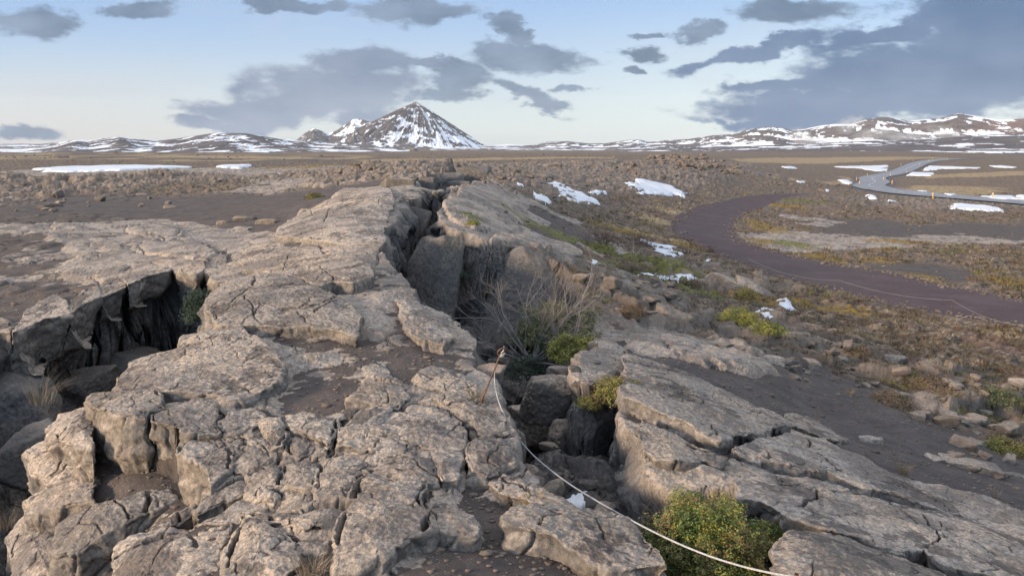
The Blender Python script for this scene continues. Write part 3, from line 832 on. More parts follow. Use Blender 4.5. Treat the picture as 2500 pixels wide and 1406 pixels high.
# farther out the larger features carry the colour
far_n = t.noise(P, .12, 6, .7)
sn = t.noise(P, 1.7, 7, .7)
peb = t.ss(t.vor(P, 42), .28, .12)
sc = t.mix(t.ss(sn, .35, .65), (.062, .051, .048), (.105, .086, .078))
sc = t.mix(t.ss(t.noise(P, 19, 6, .75), .42, .6, .0, .45), sc, (.05, .042, .04))
sc = t.mix(t.m('MULTIPLY', peb, t.ss(t.noise(P, 5, 3, .5), .45, .6)), sc, (.26, .22, .19))
base_soil = t.mix(t.ss(far_n, .4, .6), (.08, .065, .054), (.12, .094, .074))
col = t.mix(sand, base_soil, sc)
# heath: brown, red-brown, straw and grey stems over dark soil
h1 = t.noise(P, 3.2, 8, .74); h2 = t.noise(t.map(P, (1, 1, 1), loc=(7, 3, 0)), .8, 7, .7); h3 = t.noise(t.map(P, (1, 1, 1), loc=(17, 3, 0)), 9, 6, .7)
hc = t.mix(t.ss(h2, .38, .6), (.105, .08, .058), (.19, .135, .09))
hc = t.mix(t.ss(h3, .50, .60), hc, (.30, .245, .19))
hc = t.mix(t.m('MULTIPLY', t.ss(h1, .55, .44), .8), hc, (.05, .042, .038))
hc = t.mix(t.m('MULTIPLY', t.ss(t.noise(t.map(P, loc=(3, 33, 0)), .45, 5, .65), .56, .66), .6), hc, (.19, .13, .055))
hc = t.mix(t.m('MULTIPLY', t.ss(t.noise(t.map(P, loc=(53, 3, 0)), .3, 6, .7), .54, .62), .6), hc, (.15, .085, .07))
col = t.mix(t.m('MULTIPLY', heath, t.ss(h2, .30, .44)), col, hc)
edge = t.m('MULTIPLY', t.m('SUBTRACT', t.noise(P, 4.5, 9, .75), .5), 1.5)
rockm = t.ss(t.m('ADD', rock, edge), .38, .62)
col = t.mix(rockm, col, rc)
rubc = t.mix(t.ss(h2, .35, .65), (.19, .15, .12), (.11, .09, .078))
col = t.mix(t.m('MULTIPLY', rubble, .68), col, rubc)
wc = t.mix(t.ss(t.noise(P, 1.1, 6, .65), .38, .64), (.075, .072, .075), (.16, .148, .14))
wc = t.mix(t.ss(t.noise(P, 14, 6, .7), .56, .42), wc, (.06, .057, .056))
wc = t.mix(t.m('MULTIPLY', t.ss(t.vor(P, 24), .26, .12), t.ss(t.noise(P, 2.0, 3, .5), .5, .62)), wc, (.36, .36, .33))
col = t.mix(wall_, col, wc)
col = t.mix(t.m('MULTIPLY', crack, .7), col, (.06, .05, .045))
pc = t.mix(t.ss(t.noise(P, 1.2, 8, .75), .36, .64), (.055, .036, .041), (.088, .058, .062))
pc = t.mix(t.m('MULTIPLY', t.ss(t.vor(P, 16), .2, .08), t.ss(t.noise(P, 1.1, 3, .6), .5, .7)), pc, (.2, .15, .14))
pc = t.mix(t.ss(t.noise(t.map(P, loc=(9, 9, 0)), .09, 3, .5), .4, .6), pc, (.062, .05, .052), 'MIX')
pc = t.mix(.5, pc, t.mix(t.ss(t.noise(P, 30, 4, .7), .4, .6), (.045, .03, .034), (.095, .065, .067)))
vg = t.ss(t.noise(P, .55, 7, .7), .42, .62)
pc = t.mix(t.m('MULTIPLY', vg, .5), pc, (.10, .075, .078))
col = t.mix(t.ss(t.m('ADD', path_, t.m('MULTIPLY', edge, .5)), .38, .6), col, pc)
stc = t.mix(t.ss(t.noise(P, .9, 7, .7), .36, .62), (.36, .27, .155), (.20, .15, .09))
col = t.mix(t.m('MULTIPLY', straw, .9), col, stc)
gn = t.noise(P, 5, 6, .7)
col = t.mix(t.m('MULTIPLY', gold, .9), col, t.mix(t.ss(gn, .4, .6), (.26, .17, .035), (.13, .085, .03)))
col = t.mix(t.m('MULTIPLY', green, .9), col, t.mix(t.ss(gn, .4, .6), (.16, .16, .035), (.075, .075, .03)))
gr = t.mix(t.ss(t.noise(P, 3, 6, .7), .4, .6), (.07, .062, .06), (.12, .105, .10))
col = t.mix(road_, col, gr)
t.t.links.new(col, b.inputs['Base Color'])
hh = t.m('ADD', rock_bump(t, P, fin), t.m('MULTIPLY', t.m('MULTIPLY', heath, h1), 3.0))
bump(t, b, hh, .75, .03)
GROUND_MAT = gm

rm_cache = {}


def rock_mat(name, tone='tan'):
    if name in rm_cache: return rm_cache[name]
    m, t, b = new_mat(name)
    tc = t.n('ShaderNodeTexCoord'); oi = t.n('ShaderNodeObjectInfo')
    P = t.vm('ADD', tc.outputs['Object'], t.vm('MULTIPLY', oi.outputs['Location'], (1, 1, 1)))
    c, fin = rock_colour(t, P)
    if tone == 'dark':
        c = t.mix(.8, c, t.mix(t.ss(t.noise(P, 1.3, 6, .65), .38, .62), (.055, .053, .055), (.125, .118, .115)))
    elif tone == 'brown':
        c = t.mix(.45, c, t.mix(t.ss(t.noise(P, 1.3, 5, .6), .4, .6), (.19, .13, .09), (.3, .2, .13)))
    elif tone == 'far':
        c = t.mix(.6, c, (.10, .082, .072))
    ck, du, _2, _3 = colattr(t, 'mK')
    dm = t.ss(t.m('ADD', du, t.m('MULTIPLY', t.m('SUBTRACT', t.noise(P, 5.5, 9, .76), .5), 1.3)), .50, .70)
    c = t.mix(t.m('MULTIPLY', dm, .72), c, t.mix(t.ss(t.noise(P, 14, 6, .75), .4, .6), (.05, .042, .04), (.115, .095, .085)))
    c = t.mix(t.m('MULTIPLY', ck, .85), c, (.045, .038, .035))
    # freshly broken sides are greyer than the weathered top, and some dirt lies on top
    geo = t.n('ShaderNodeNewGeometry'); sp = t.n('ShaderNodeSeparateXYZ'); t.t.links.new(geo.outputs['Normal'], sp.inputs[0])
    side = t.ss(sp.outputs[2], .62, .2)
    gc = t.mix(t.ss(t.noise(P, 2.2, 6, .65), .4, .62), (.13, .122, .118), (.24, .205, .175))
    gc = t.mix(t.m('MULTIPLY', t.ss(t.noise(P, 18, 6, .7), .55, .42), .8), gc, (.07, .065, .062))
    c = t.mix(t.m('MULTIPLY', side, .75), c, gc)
    vor = rand = oi.outputs['Random']
    hs = t.n('ShaderNodeHueSaturation'); t.put(hs.inputs['Color'], c)
    t.put(hs.inputs['Value'], t.m('ADD', .82, t.m('MULTIPLY', rand, .34)))
    t.t.links.new(hs.outputs[0], b.inputs['Base Color'])
    bump(t, b, rock_bump(t, P, fin), .75, .03)
    rm_cache[name] = m
    return m


# ------------------------------------------------------------------ ground mesh
def radii():
    r = 1.6; o = []
    while r < 6600:
        o.append(r)
        d = np.interp(math.log(r), [0.4, 1.5, 2.5, 3.2, 4.2, 5.5, 6.2, 8.6], [.006, .0028, .0031, .0042, .006, .0075, .02, .08])
        r *= 1 + d
    return np.array(o)


RR = radii()
AZ = np.radians(np.linspace(-47, 47, QC := 1750))
_a, _r = np.meshgrid(AZ, RR)
GX = np.sin(_a) * _r; GY = np.cos(_a) * _r
gz_ = np.zeros_like(GX); masks = None
STEP = 120
for k in range(0, len(RR), STEP):
    zz, mm = ground(GX[k:k + STEP].ravel(), GY[k:k + STEP].ravel())
    gz_[k:k + STEP] = zz.reshape(GX[k:k + STEP].shape)
    if masks is None: masks = {q: np.zeros_like(GX, dtype=np.float32) for q in mm}
    for q in mm: masks[q][k:k + STEP] = mm[q].reshape(GX[k:k + STEP].shape)
# steep faces are not straight curtains: push them in and out in three dimensions
OX, OY = GX.copy(), GY.copy()
wm = (masks['wall'] > .02) & (_r < 60)
pp = np.stack([GX[wm], GY[wm], gz_[wm]], -1)
kk = masks['wall'][wm][:, None] * np.clip(_r[wm] / 12, .7, 2.0)[:, None]
dsp = np.stack([fbm3(pp * [1, 1, 1.3], 1.9, 401, 2, .5), fbm3(pp * [1, 1, 1.3], 1.9, 433, 2, .5), .5 * fbm3(pp, 3.0, 466, 3, .5)], -1)
GX[wm] += dsp[:, 0] * .19 * kk[:, 0]; GY[wm] += dsp[:, 1] * .16 * kk[:, 0]; gz_[wm] += dsp[:, 2] * .2 * kk[:, 0]
dzr = np.abs(np.gradient(gz_, axis=0)) / (np.gradient(OY, axis=0) ** 2 + np.gradient(OX, axis=0) ** 2) ** .5
dza = np.abs(np.gradient(gz_, axis=1)) / (np.gradient(OY, axis=1) ** 2 + np.gradient(OX, axis=1) ** 2) ** .5
st_ = (np.maximum(dzr, dza) > .7) & (_r < 24)
# widen by one or two vertices so that the push fades in
for _ in range(2):
    q_ = st_.copy(); q_[1:] |= st_[:-1]; q_[:-1] |= st_[1:]; q_[:, 1:] |= st_[:, :-1]; q_[:, :-1] |= st_[:, 1:]; st_ = q_
sl = np.clip((np.maximum(dzr, dza)[st_] - .3) / 1.0, .15, 1)
pp = np.stack([GX[st_], GY[st_], gz_[st_]], -1)
GX[st_] += .035 * sl * fbm3(pp, 5.5, 511, 4, .6); GY[st_] += .035 * sl * fbm3(pp, 5.5, 533, 4, .6)
g = mesh_obj('ground', np.stack([GX, GY, gz_], -1).reshape(-1, 3), grid_faces(len(RR), QC), GROUND_MAT)
tag(g, kind='structure')
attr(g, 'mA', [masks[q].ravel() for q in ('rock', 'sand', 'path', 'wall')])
attr(g, 'mB', [masks[q].ravel() for q in ('heath', 'straw', 'gold', 'green')])
attr(g, 'mC', [masks[q].ravel() for q in ('road', 'rubble', 'crack')])
print('ground verts', GX.size)


def gh(x, y):
    """height of the built ground at a point"""
    az = np.arctan2(x, y); r = np.hypot(x, y)
    a = np.clip((az - AZ[0]) / (AZ[1] - AZ[0]), 0, QC - 1.01)
    b_ = np.clip(np.interp(r, RR, np.arange(len(RR))), 0, len(RR) - 1.01)
    ia = np.asarray(a).astype(int); ib = np.asarray(b_).astype(int)
    fa = a - ia; fb = b_ - ib
    return gz_[ib, ia] * (1 - fa) * (1 - fb) + gz_[ib, ia + 1] * fa * (1 - fb) + gz_[ib + 1, ia] * (1 - fa) * fb + gz_[ib + 1, ia + 1] * fa * fb

# ------------------------------------------------------------------ far hills and mountains
hm, t, b = new_mat('hill')
tc = t.n('ShaderNodeTexCoord'); P = tc.outputs['Object']
snow_, tint_, _y, _z = colattr(t, 'mS')
n1 = t.noise(P, .012, 7, .65)
rk = t.mix(t.ss(n1, .38, .62), (.065, .056, .058), (.115, .098, .095))
rk = t.mix(tint_, rk, (.19, .115, .09))
sm = t.m('ADD', snow_, t.m('MULTIPLY', t.m('SUBTRACT', t.noise(P, .035, 6, .7), .5), .45))
c = t.mix(t.ss(sm, .46, .56), rk, (.72, .76, .82))
t.t.links.new(c, b.inputs['Base Color'])
HILL = hm


def crest_hill(name, prof, rc, front, back, label_kind='structure', seed=0, nridge=14, rid=.3, snow_lo=.35, snow_amt=.5, ncol=900, nrow=170, tilt=0.0, tints=(), basez=-10):
    """a range whose crest line has the photo's outline, as a real relief with gullies"""
    prof = np.array(prof, float)
    a, bb, c = px_dir(prof[:, 0], prof[:, 1])
    az = np.arctan2(a, bb); tel = c / np.hypot(a, bb)
    azs = np.linspace(az[0], az[-1], ncol)
    crest = np.interp(azs, az, tel)
    sr = np.concatenate([np.linspace(-1, 0, int(nrow * .75)), np.linspace(0, 1, int(nrow * .25))[1:]])
    A, R = np.meshgrid(azs, sr)
    RC = rc * (1 + tilt * (A - azs[0]) / (azs[-1] - azs[0]))
    r = RC + np.where(R < 0, R * front, R * back)
    x = np.sin(A) * r; y = np.cos(A) * r
    H = np.interp(A, azs, crest) * RC + CAMZ - basez
    s = np.abs(R)
    sc_ = 1.0 / (front * .28)
    ridge = 1 - np.abs(fbm2(x * sc_ * 1.7 + .9 * y * sc_ * .5 + 2 * seed, y * sc_ * .5, seed, 6, .58)) * 1.6
    prof_s = (1 - s) ** 1.25
    z = H * prof_s * (1 + rid * (ridge - .6) * np.sin(np.clip(s, 0, 1) * math.pi)) + H * .02 * fbm2(x * sc_ * 4, y * sc_ * 4, seed + 3, 4) * (s > .03) * (s < .9)
    z = basez + np.maximum(z, -4)
    # snow keeps to hollows and lies in streaks down the slope
    st = .75 * fbm2(x * sc_ * 10 - y * sc_ * 3, y * sc_ * 2.2 + x * sc_ * 2, seed + 9, 6, .68) + .5 * fbm2(x * sc_ * 2.6 - y * sc_, y * sc_, seed + 19, 4, .6)
    sn = snow_amt + .75 * st - .75 * (ridge - .55) + snow_lo * (z - basez) / H.max() - .25 * (s > .85)
    tn = np.zeros_like(x)
    for (tx, ty, tr) in tints:
        a_, b_, _ = px_dir(tx, ty); az_ = math.atan2(a_, b_)
        tn = np.maximum(tn, np.exp(-((A - az_) * FPX / tr) ** 2) * (R < 0))
    o = mesh_obj(name, np.stack([x, y, z], -1).reshape(-1, 3), grid_faces(len(sr), ncol), HILL)
    attr(o, 'mS', [np.clip(sn, 0, 1).ravel(), (tn * .6).ravel()])
    tag(o, kind=label_kind)
    return o


# left hills
crest_hill('hill', [(-700, 352), (-300, 356), (0, 362), (60, 363), (130, 356), (185, 342), (215, 345), (240, 340), (290, 334), (335, 340), (380, 345), (430, 339), (490, 330), (530, 324),
                    (600, 326), (650, 334), (700, 343), (760, 351), (850, 356), (950, 361), (1000, 366)], 2000, 850, 700, seed=5, snow_amt=.22, snow_lo=.1, rid=.25)
crest_hill('hill', [(-700, 345), (-200, 350), (100, 352), (190, 342), (215, 343), (300, 340), (430, 346), (600, 345), (700, 340), (800, 350), (900, 356)], 4600, 1200, 900, seed=8, snow_amt=.36, rid=.25, ncol=500, nrow=90)
# shoulder peaks left of the cone
crest_hill('mountain', [(700, 357), (720, 345), (745, 325), (765, 314), (780, 318), (800, 326), (820, 320), (845, 303), (862, 291), (880, 291), (900, 297), (930, 300), (960, 300), (1000, 310), (1060, 358)],
           5100, 900, 700, seed=21, snow_amt=.16, snow_lo=.15, rid=.3, ncol=420, nrow=130)
# the cone
a, bb, c = px_dir(1015, 249)
RCN = 4900.0
hh_ = math.hypot(a, bb)
PX, PY, PZ = a / hh_ * RCN, bb / hh_ * RCN, CAMZ + c / hh_ * RCN
na, nr_ = 700, 260
th = np.linspace(0, 2 * math.pi, na, endpoint=False); rr_ = np.linspace(0, 1, nr_) ** 1.0
T, Rr = np.meshgrid(th, rr_)
RX = 440 + 190 * np.clip(np.cos(T - math.pi), 0, 1) + 14 * np.cos(3 * T)
HT = PZ + 16
prof_ = (1 - Rr) ** 1.22
prof_ = prof_ - .012 * np.exp(-(Rr / .03) ** 2)
gul = 1 - 1.7 * np.abs(fbm2(np.cos(T) * (3 + 2.5 * Rr) + .6 * Rr, np.sin(T) * (3 + 2.5 * Rr) + Rr * 1.3, 301, 6, .62))
zc = -12 + HT * (prof_ + .06 * gul * np.sin(np.clip(Rr, 0, 1) * math.pi) * np.clip(Rr * 6, 0, 1))
xc = PX + np.cos(T) * RX * Rr; yc = PY + np.sin(T) * RX * Rr * 1.0
V = np.stack([xc, yc, zc], -1).reshape(-1, 3)
cone = mesh_obj('mountain', V, grid_faces(nr_, na, True), HILL)
stk = fbm2(np.cos(T) * 9 + Rr * 2.5, np.sin(T) * 9 + Rr * 1.9, 310, 6, .72)
stk = .55 * stk + .7 * fbm2(xc * .012, yc * .009 + zc * .012, 312, 6, .68)
sn = .44 + .85 * stk - .5 * (gul - .45) + .12 * Rr - .3 * np.exp(-(Rr / .12) ** 2) + .3 * np.exp(-((Rr - .95) / .12) ** 2) - .16 * np.clip(np.cos(T - math.pi), 0, 1) - .35 * np.exp(-(((T - 3.9) / .35) ** 2)) * (Rr < .7)
attr(cone, 'mS', [np.clip(sn, 0, 1).ravel(), np.zeros(sn.size)])
tag(cone, kind='structure')
# right hand range
crest_hill('mountain', [(1180, 357), (1240, 353), (1300, 355), (1330, 347), (1385, 345), (1440, 351), (1480, 350), (1530, 343), (1560, 341), (1580, 346), (1640, 342), (1680, 340), (1740, 331), (1790, 328),
                        (1830, 316), (1880, 310), (1905, 311), (1930, 318), (1960, 316), (2010, 306), (2040, 303), (2075, 303), (2110, 292), (2150, 286), (2180, 287), (2215, 296), (2260, 292), (2300, 288), (2341, 277),
                        (2390, 285), (2440, 293), (2500, 290), (2700, 300), (3000, 320)], 4700, 1900, 900, seed=33, snow_amt=.37, snow_lo=.0, rid=.35, ncol=1300, nrow=240, tilt=-.12, tints=((2450, 315, 60),))
crest_hill('hill', [(1500, 366), (1600, 362), (1750, 360), (1850, 356), (2000, 350), (2100, 345), (2250, 341), (2350, 334), (2420, 329), (2500, 326), (2700, 322), (3100, 330)], 2300, 1300, 800, seed=41,
           snow_amt=.12, snow_lo=.1, rid=.1, ncol=700, nrow=130, tilt=-.1)
crest_hill('hill', [(1050, 364), (1200, 361), (1300, 361), (1450, 363), (1600, 362), (1750, 365)], 2900, 600, 500, seed=51, snow_amt=.25, rid=.1, ncol=300, nrow=60)

# ------------------------------------------------------------------ rocks
_ico = {}


def ico(sub):
    if sub not in _ico:
        bm = bmesh.new(); bmesh.ops.create_icosphere(bm, subdivisions=sub, radius=1)
        V = np.array([v.co[:] for v in bm.verts]); F = np.array([[v.index for v in f.verts] for f in bm.faces])
        bm.free(); V /= np.linalg.norm(V, axis=1)[:, None]
        _ico[sub] = (V, F)
    return _ico[sub]


def rock_shape(seed, sub=5, box=.7, cuts=7, p=16, rough=.05, scale=(1, 1, 1)):
    rg = np.random.default_rng(seed)
    D, F = ico(sub)
    N = []; Hh = []
    for ax in range(3):
        for sg in (-1, 1):
            n = np.zeros(3); n[ax] = sg; n += rg.normal(0, .22 * (1.3 - box), 3); n /= np.linalg.norm(n); N.append(n); Hh.append(rg.uniform(.78, 1.0))
    for _ in range(cuts):
        n = rg.normal(0, 1, 3); n /= np.linalg.norm(n); N.append(n); Hh.append(rg.uniform(.82, 1.12))
    N = np.array(N); Hh = np.array(Hh)
    q = np.maximum(D @ N.T, 0) / Hh
    r = 1 / (q ** p).sum(1) ** (1 / p)
    V = D * r[:, None]
    sc = np.array(scale, float)
    W = V * sc
    m = sc.min() if sc.min() > 0 else 1
    nn = fbm3(W / m, 1.3, seed, 3) * 1.0 + .45 * np.abs(fbm3(W / m, 3.5, seed + 5, 3))
    W = W + D * sc * (rough * nn)[:, None]
    if sub >= 5:
        W = W + D * (m * .03 * fbm3(W / m, 9, seed + 9, 2))[:, None]
    return W, F


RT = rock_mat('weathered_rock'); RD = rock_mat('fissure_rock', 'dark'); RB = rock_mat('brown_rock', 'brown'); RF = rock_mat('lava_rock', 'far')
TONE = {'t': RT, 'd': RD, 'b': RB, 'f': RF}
HERO = [
    # name, px, py (centre), width px, height px, drop below the land, depth/width, rotation, tilt x, tilt y, tone, label
    ('rock_block', 445, 672, 90, 60, .3, .6, 10, 0, 0, 't', 'brown block above the dark green shrub at the head of the left fissure'),
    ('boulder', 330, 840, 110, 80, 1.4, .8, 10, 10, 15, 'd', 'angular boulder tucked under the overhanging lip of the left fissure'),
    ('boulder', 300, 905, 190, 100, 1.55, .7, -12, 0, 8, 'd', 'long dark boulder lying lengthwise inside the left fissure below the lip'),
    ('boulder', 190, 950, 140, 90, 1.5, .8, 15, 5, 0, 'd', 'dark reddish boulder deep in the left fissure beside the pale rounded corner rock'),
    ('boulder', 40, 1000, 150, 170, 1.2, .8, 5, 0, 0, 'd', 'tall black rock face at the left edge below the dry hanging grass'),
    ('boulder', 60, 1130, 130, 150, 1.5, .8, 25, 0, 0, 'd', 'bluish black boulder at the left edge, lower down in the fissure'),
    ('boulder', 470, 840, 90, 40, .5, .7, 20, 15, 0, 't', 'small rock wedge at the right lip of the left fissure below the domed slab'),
    ('boulder', 548, 707, 46, 42, .1, .8, 15, 0, 0, 'b', 'brown lump of rock at the tip of the domed slab beside the sand-filled gap'),
    ('rock_slab', 612, 596, 56, 26, .1, .35, -35, 35, 0, 't', 'fallen slab leaning in the sandy pocket left of the spine'),
    ('boulder', 955, 715, 72, 62, .15, .8, 10, 0, 0, 't', 'grey knob of rock on the edge where the spine drops to the main fissure'),
    ('boulder', 1010, 775, 70, 50, .15, .6, -20, 0, 0, 't', 'thin ridge of tan rock standing beside the gravel ledge above the main fissure'),
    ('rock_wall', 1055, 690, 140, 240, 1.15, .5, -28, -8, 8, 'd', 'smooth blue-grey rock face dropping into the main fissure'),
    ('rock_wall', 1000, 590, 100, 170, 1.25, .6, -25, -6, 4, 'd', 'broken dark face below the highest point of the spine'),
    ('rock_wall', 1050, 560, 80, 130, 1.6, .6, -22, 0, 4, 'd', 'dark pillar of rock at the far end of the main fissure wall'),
    ('rock_slab', 1270, 735, 270, 285, 1.2, .55, -18, -18, -8, 'd', 'huge grey slab leaning inside the main fissure behind the bare birch'),
    ('rock_slab', 1345, 618, 175, 46, .15, .6, -33, 4, 16, 't', 'columnar cap rock slanting down along the right lip of the main fissure'),
    ('boulder', 1275, 592, 46, 36, .05, .8, 10, 0, 10, 't', 'pale square block on top of the columnar cap rock'),
    ('boulder', 1150, 640, 80, 70, .8, .8, 15, 0, 0, 'd', 'lichen-spotted grey boulder jammed in the main fissure behind the leaning slab'),
    ('boulder', 1120, 590, 60, 80, .8, .8, -10, 0, 10, 'd', 'narrow dark boulder in the far throat of the main fissure'),
    ('boulder', 1110, 530, 80, 44, .15, .7, -15, 0, 10, 't', 'blocky tan outcrop on the right lip at the far end of the main fissure'),
    ('boulder', 1205, 566, 70, 40, .2, .7, -25, 0, 12, 't', 'broken block below the yellow-green moss on the right lip'),
    ('rock_slab', 1440, 650, 110, 90, .5, .5, -30, 0, 18, 't', 'rounded end of the cap rock where the right lip drops to the sand'),
    ('boulder', 1190, 925, 80, 50, .15, .6, -15, 0, 10, 'b', 'reddish block with a pointed end right beside the rope stake'),
    ('boulder', 1345, 985, 150, 120, .55, .8, -8, 0, 6, 't', 'big squarish grey boulder wedged in the near fissure opposite the rope stake'),
    ('boulder', 1440, 905, 80, 52, .15, .8, 10, 0, 0, 't', 'pale boulder on the right lip just left of the small yellow-green shrub'),
    ('boulder', 1375, 925, 90, 56, .35, .8, -15, 0, 0, 't', 'boulder just behind the big squarish one in the near fissure'),
    ('boulder', 1490, 1020, 90, 130, .5, .8, 12, 0, 8, 't', 'leaning boulder below the small yellow-green shrub'),
    ('boulder', 1400, 1095, 120, 160, .95, .8, 15, 0, -6, 't', 'lichen-grey boulder standing in the near fissure left of the rope'),
    ('boulder', 1300, 1060, 110, 130, 1.5, .8, -10, 0, 0, 't', 'black boulder deep in the near fissure beneath the rope'),
    ('boulder', 1480, 1115, 110, 110, .95, .8, -25, 0, 12, 't', 'mottled boulder in the near fissure between the leaning boulder and the litter'),
    ('boulder', 1550, 1190, 70, 80, .8, .7, 20, 10, 0, 't', 'brownish stone half buried in the litter next to the big green shrub'),
    ('boulder', 1870, 1300, 60, 42, .25, .8, 20, 0, 0, 'b', 'small brown stone at the right edge of the big green shrub'),
    ('boulder', 1255, 1110, 56, 120, .42, .8, -20, 0, 8, 't', 'pitted grey rock on the left side of the near fissure'),
    ('boulder', 1300, 1195, 56, 80, .4, .8, -25, 0, 8, 't', 'small pitted rock on the left side of the near fissure, near the golden grass'),
    ('boulder', 1430, 690, 80, 44, .1, .8, -10, 0, 0, 't', 'pale grey boulder at the upper left of the rubble heap behind the bare birch'),
    ('boulder', 1462, 660, 46, 36, .05, .8, 15, 0, 0, 't', 'small grey boulder at the snow fleck above the rubble heap'),
    ('boulder', 1508, 680, 66, 34, .05, .8, -15, 0, 0, 't', 'flat-topped tan boulder at the top of the rubble heap'),
    ('boulder', 1520, 722, 90, 66, .05, .9, 10, 0, 0, 't', 'largest boulder of the rubble heap, streaked with grey'),
    ('boulder', 1572, 700, 60, 34, .0, .8, -10, 0, 0, 'b', 'tan block right of the largest boulder of the rubble heap'),
    ('boulder', 1600, 762, 56, 34, .0, .8, 0, 0, 0, 'b', 'rounded brown boulder at the right foot of the rubble heap'),
    ('boulder', 1640, 738, 44, 28, .0, .8, 10, 0, 0, 'b', 'smaller brown boulder right of the rubble heap'),
    ('rock_slab', 1775, 705, 120, 66, .05, .6, -28, 0, 20, 't', 'lichen-spotted slab rising out of the heath beside the red path'),
    ('rock_slab', 1850, 722, 110, 50, .05, .6, -25, 0, 18, 't', 'mossy slab right of the lichen-spotted one beside the red path'),
    ('boulder', 1890, 885, 70, 30, .0, .8, -10, 0, 5, 't', 'flat white-grey boulder at the edge of the sunlit slab'),
    ('boulder', 1985, 895, 42, 34, .0, .8, 10, 0, 0, 'b', 'upright tan boulder right of the flat white-grey one'),
    ('boulder', 1945, 905, 30, 26, .0, .8, 25, 0, 0, 'b', 'small block between the flat and the upright boulder'),
    ('boulder', 1800, 858, 52, 24, .0, .8, -10, 0, 0, 'b', 'long low tan boulder below the yellow-green shrub'),
    ('boulder', 1740, 832, 42, 18, .0, .8, 0, 0, 0, 'b', 'low flat tan stone left of the long low boulder'),
    ('boulder', 1815, 828, 30, 22, .0, .8, 30, 0, 0, 'b', 'single brown cobble under the yellow-green shrub'),
    ('boulder', 2130, 1085, 60, 36, .0, .8, -10, 0, 10, 't', 'knobbly boulder lying alone on the black sand slope'),
    ('boulder', 2365, 1095, 90, 50, .05, .6, -25, 0, 15, 'b', 'angular tan slab on the black sand near the right edge'),
    ('boulder', 2280, 1125, 44, 24, .0, .8, 20, 10, 0, 't', 'small grey wedge of stone left of the angular tan slab'),
    ('rock_slab', 2380, 1145, 150, 34, .0, .5, -14, 0, 6, 't', 'long low slab above the foreground slab near the right edge'),
    ('boulder', 2350, 1040, 110, 44, .05, .7, -20, 0, 8, 'b', 'long brown boulder among the shrubs near the right edge'),
    ('boulder', 2255, 1015, 40, 22, .0, .8, -10, 0, 0, 'b', 'brown stone left of the long brown boulder'),
    ('boulder', 2120, 905, 36, 26, .0, .8, 0, 0, 0, 'b', 'tan stone at the left end of the dark green heath clump'),
    ('boulder', 2190, 890, 56, 44, .0, .8, 15, 0, 0, 't', 'pale spiky boulder above the green heath clump'),
    ('boulder', 2160, 915, 32, 24, .0, .8, 0, 0, 0, 't', 'small grey stone inside the green heath clump'),
    ('boulder', 2260, 905, 40, 36, .0, .8, 25, 0, 0, 't', 'upright grey stone right of the pale spiky boulder'),
    ('boulder', 1980, 812, 60, 44, .0, .7, -35, 0, 20, 't', 'leaning grey boulder at the head of the stony strip'),
    ('boulder', 2025, 845, 70, 22, .0, .5, -12, 0, 8, 't', 'thin flat slab lying in the stony strip'),
    ('boulder', 412, 508, 36, 13, .0, .6, 0, 0, 0, 'b', 'single tan block lying alone on the sand plain'),
    ('boulder', 290, 538, 40, 14, .0, .5, 10, 0, 8, 'd', 'dark tilted slab on the near edge of the sand plain'),
    ('boulder', 545, 548, 36, 20, .0, .8, 0, 0, 0, 'b', 'first boulder of the tan row at the left foot of the spine'),
    ('boulder', 600, 540, 46, 26, .0, .8, 0, 0, 0, 'b', 'second boulder of the tan row at the left foot of the spine'),
    ('boulder', 650, 545, 60, 22, .0, .8, 0, 0, 0, 'b', 'long boulder of the tan row at the left foot of the spine'),
    ('boulder', 590, 560, 50, 14, .0, .8, 0, 0, 0, 't', 'low boulder in front of the tan row at the left foot of the spine'),
    ('boulder', 750, 535, 70, 50, .1, .8, 0, 0, 0, 't', 'bulging rock on the left flank of the spine, left of the pair'),
    ('boulder', 795, 520, 60, 56, .1, .8, 10, 0, 0, 't', 'bulging rock on the left flank of the spine, nearest its top'),
    ('rock_slab', 970, 447, 90, 20, -.1, .6, 0, 0, 0, 't', 'flat mossy cap rock beyond the top of the spine'),
    ('rock_block', 1160, 425, 80, 40, -.1, .7, -10, 0, 0, 'd', 'tallest dark block at the far end of the fissure'),
    ('rock_block', 1090, 440, 90, 40, .2, .7, 10, 0, 0, 'd', 'dark block left of the tallest one at the far end of the fissure'),
    ('rock_block', 1040, 455, 60, 46, .4, .7, -20, 0, 0, 'd', 'dark block right behind the top of the spine'),
    ('rock_block', 1125, 462, 70, 40, .6, .7, -10, 0, 0, 'd', 'dark block low in the far throat of the fissure'),
    ('boulder', 1330, 438, 40, 24, -.1, .8, 10, 0, 0, 'f', 'dark grey boulder above the wedge-shaped snow patch'),
    ('boulder', 1345, 408, 56, 16, -.1, .8, 0, 0, 0, 'f', 'dark flat outcrop beyond the dark grey boulder on the lava field'),
    ('boulder', 1005, 368, 34, 12, 0, .8, 0, 0, 0, 'f', 'dark lump of lava on the horizon below the cone mountain'),
    ('boulder', 660, 372, 36, 8, 0, .8, 0, 0, 0, 'f', 'low dark lump of lava on the horizon left of the cone mountain'),
    ('boulder', 145, 386, 30, 12, 0, .8, 0, 0, 0, 'f', 'dark round boulder beyond the long snow streak on the left plain'),
    ('boulder', 2060, 458, 50, 12, 0, .8, 0, 0, 0, 'f', 'low dark lava hump at the near end of the asphalt bend'),
    ('boulder', 2245, 492, 56, 10, 0, .8, 0, 0, 0, 'f', 'dark flat lava rock below the asphalt road'),
    ('boulder', 1803, 421, 26, 14, -.2, .8, 0, 0, 0, 'f', 'rounded dark boulder at the right end of the rocky mound'),
]


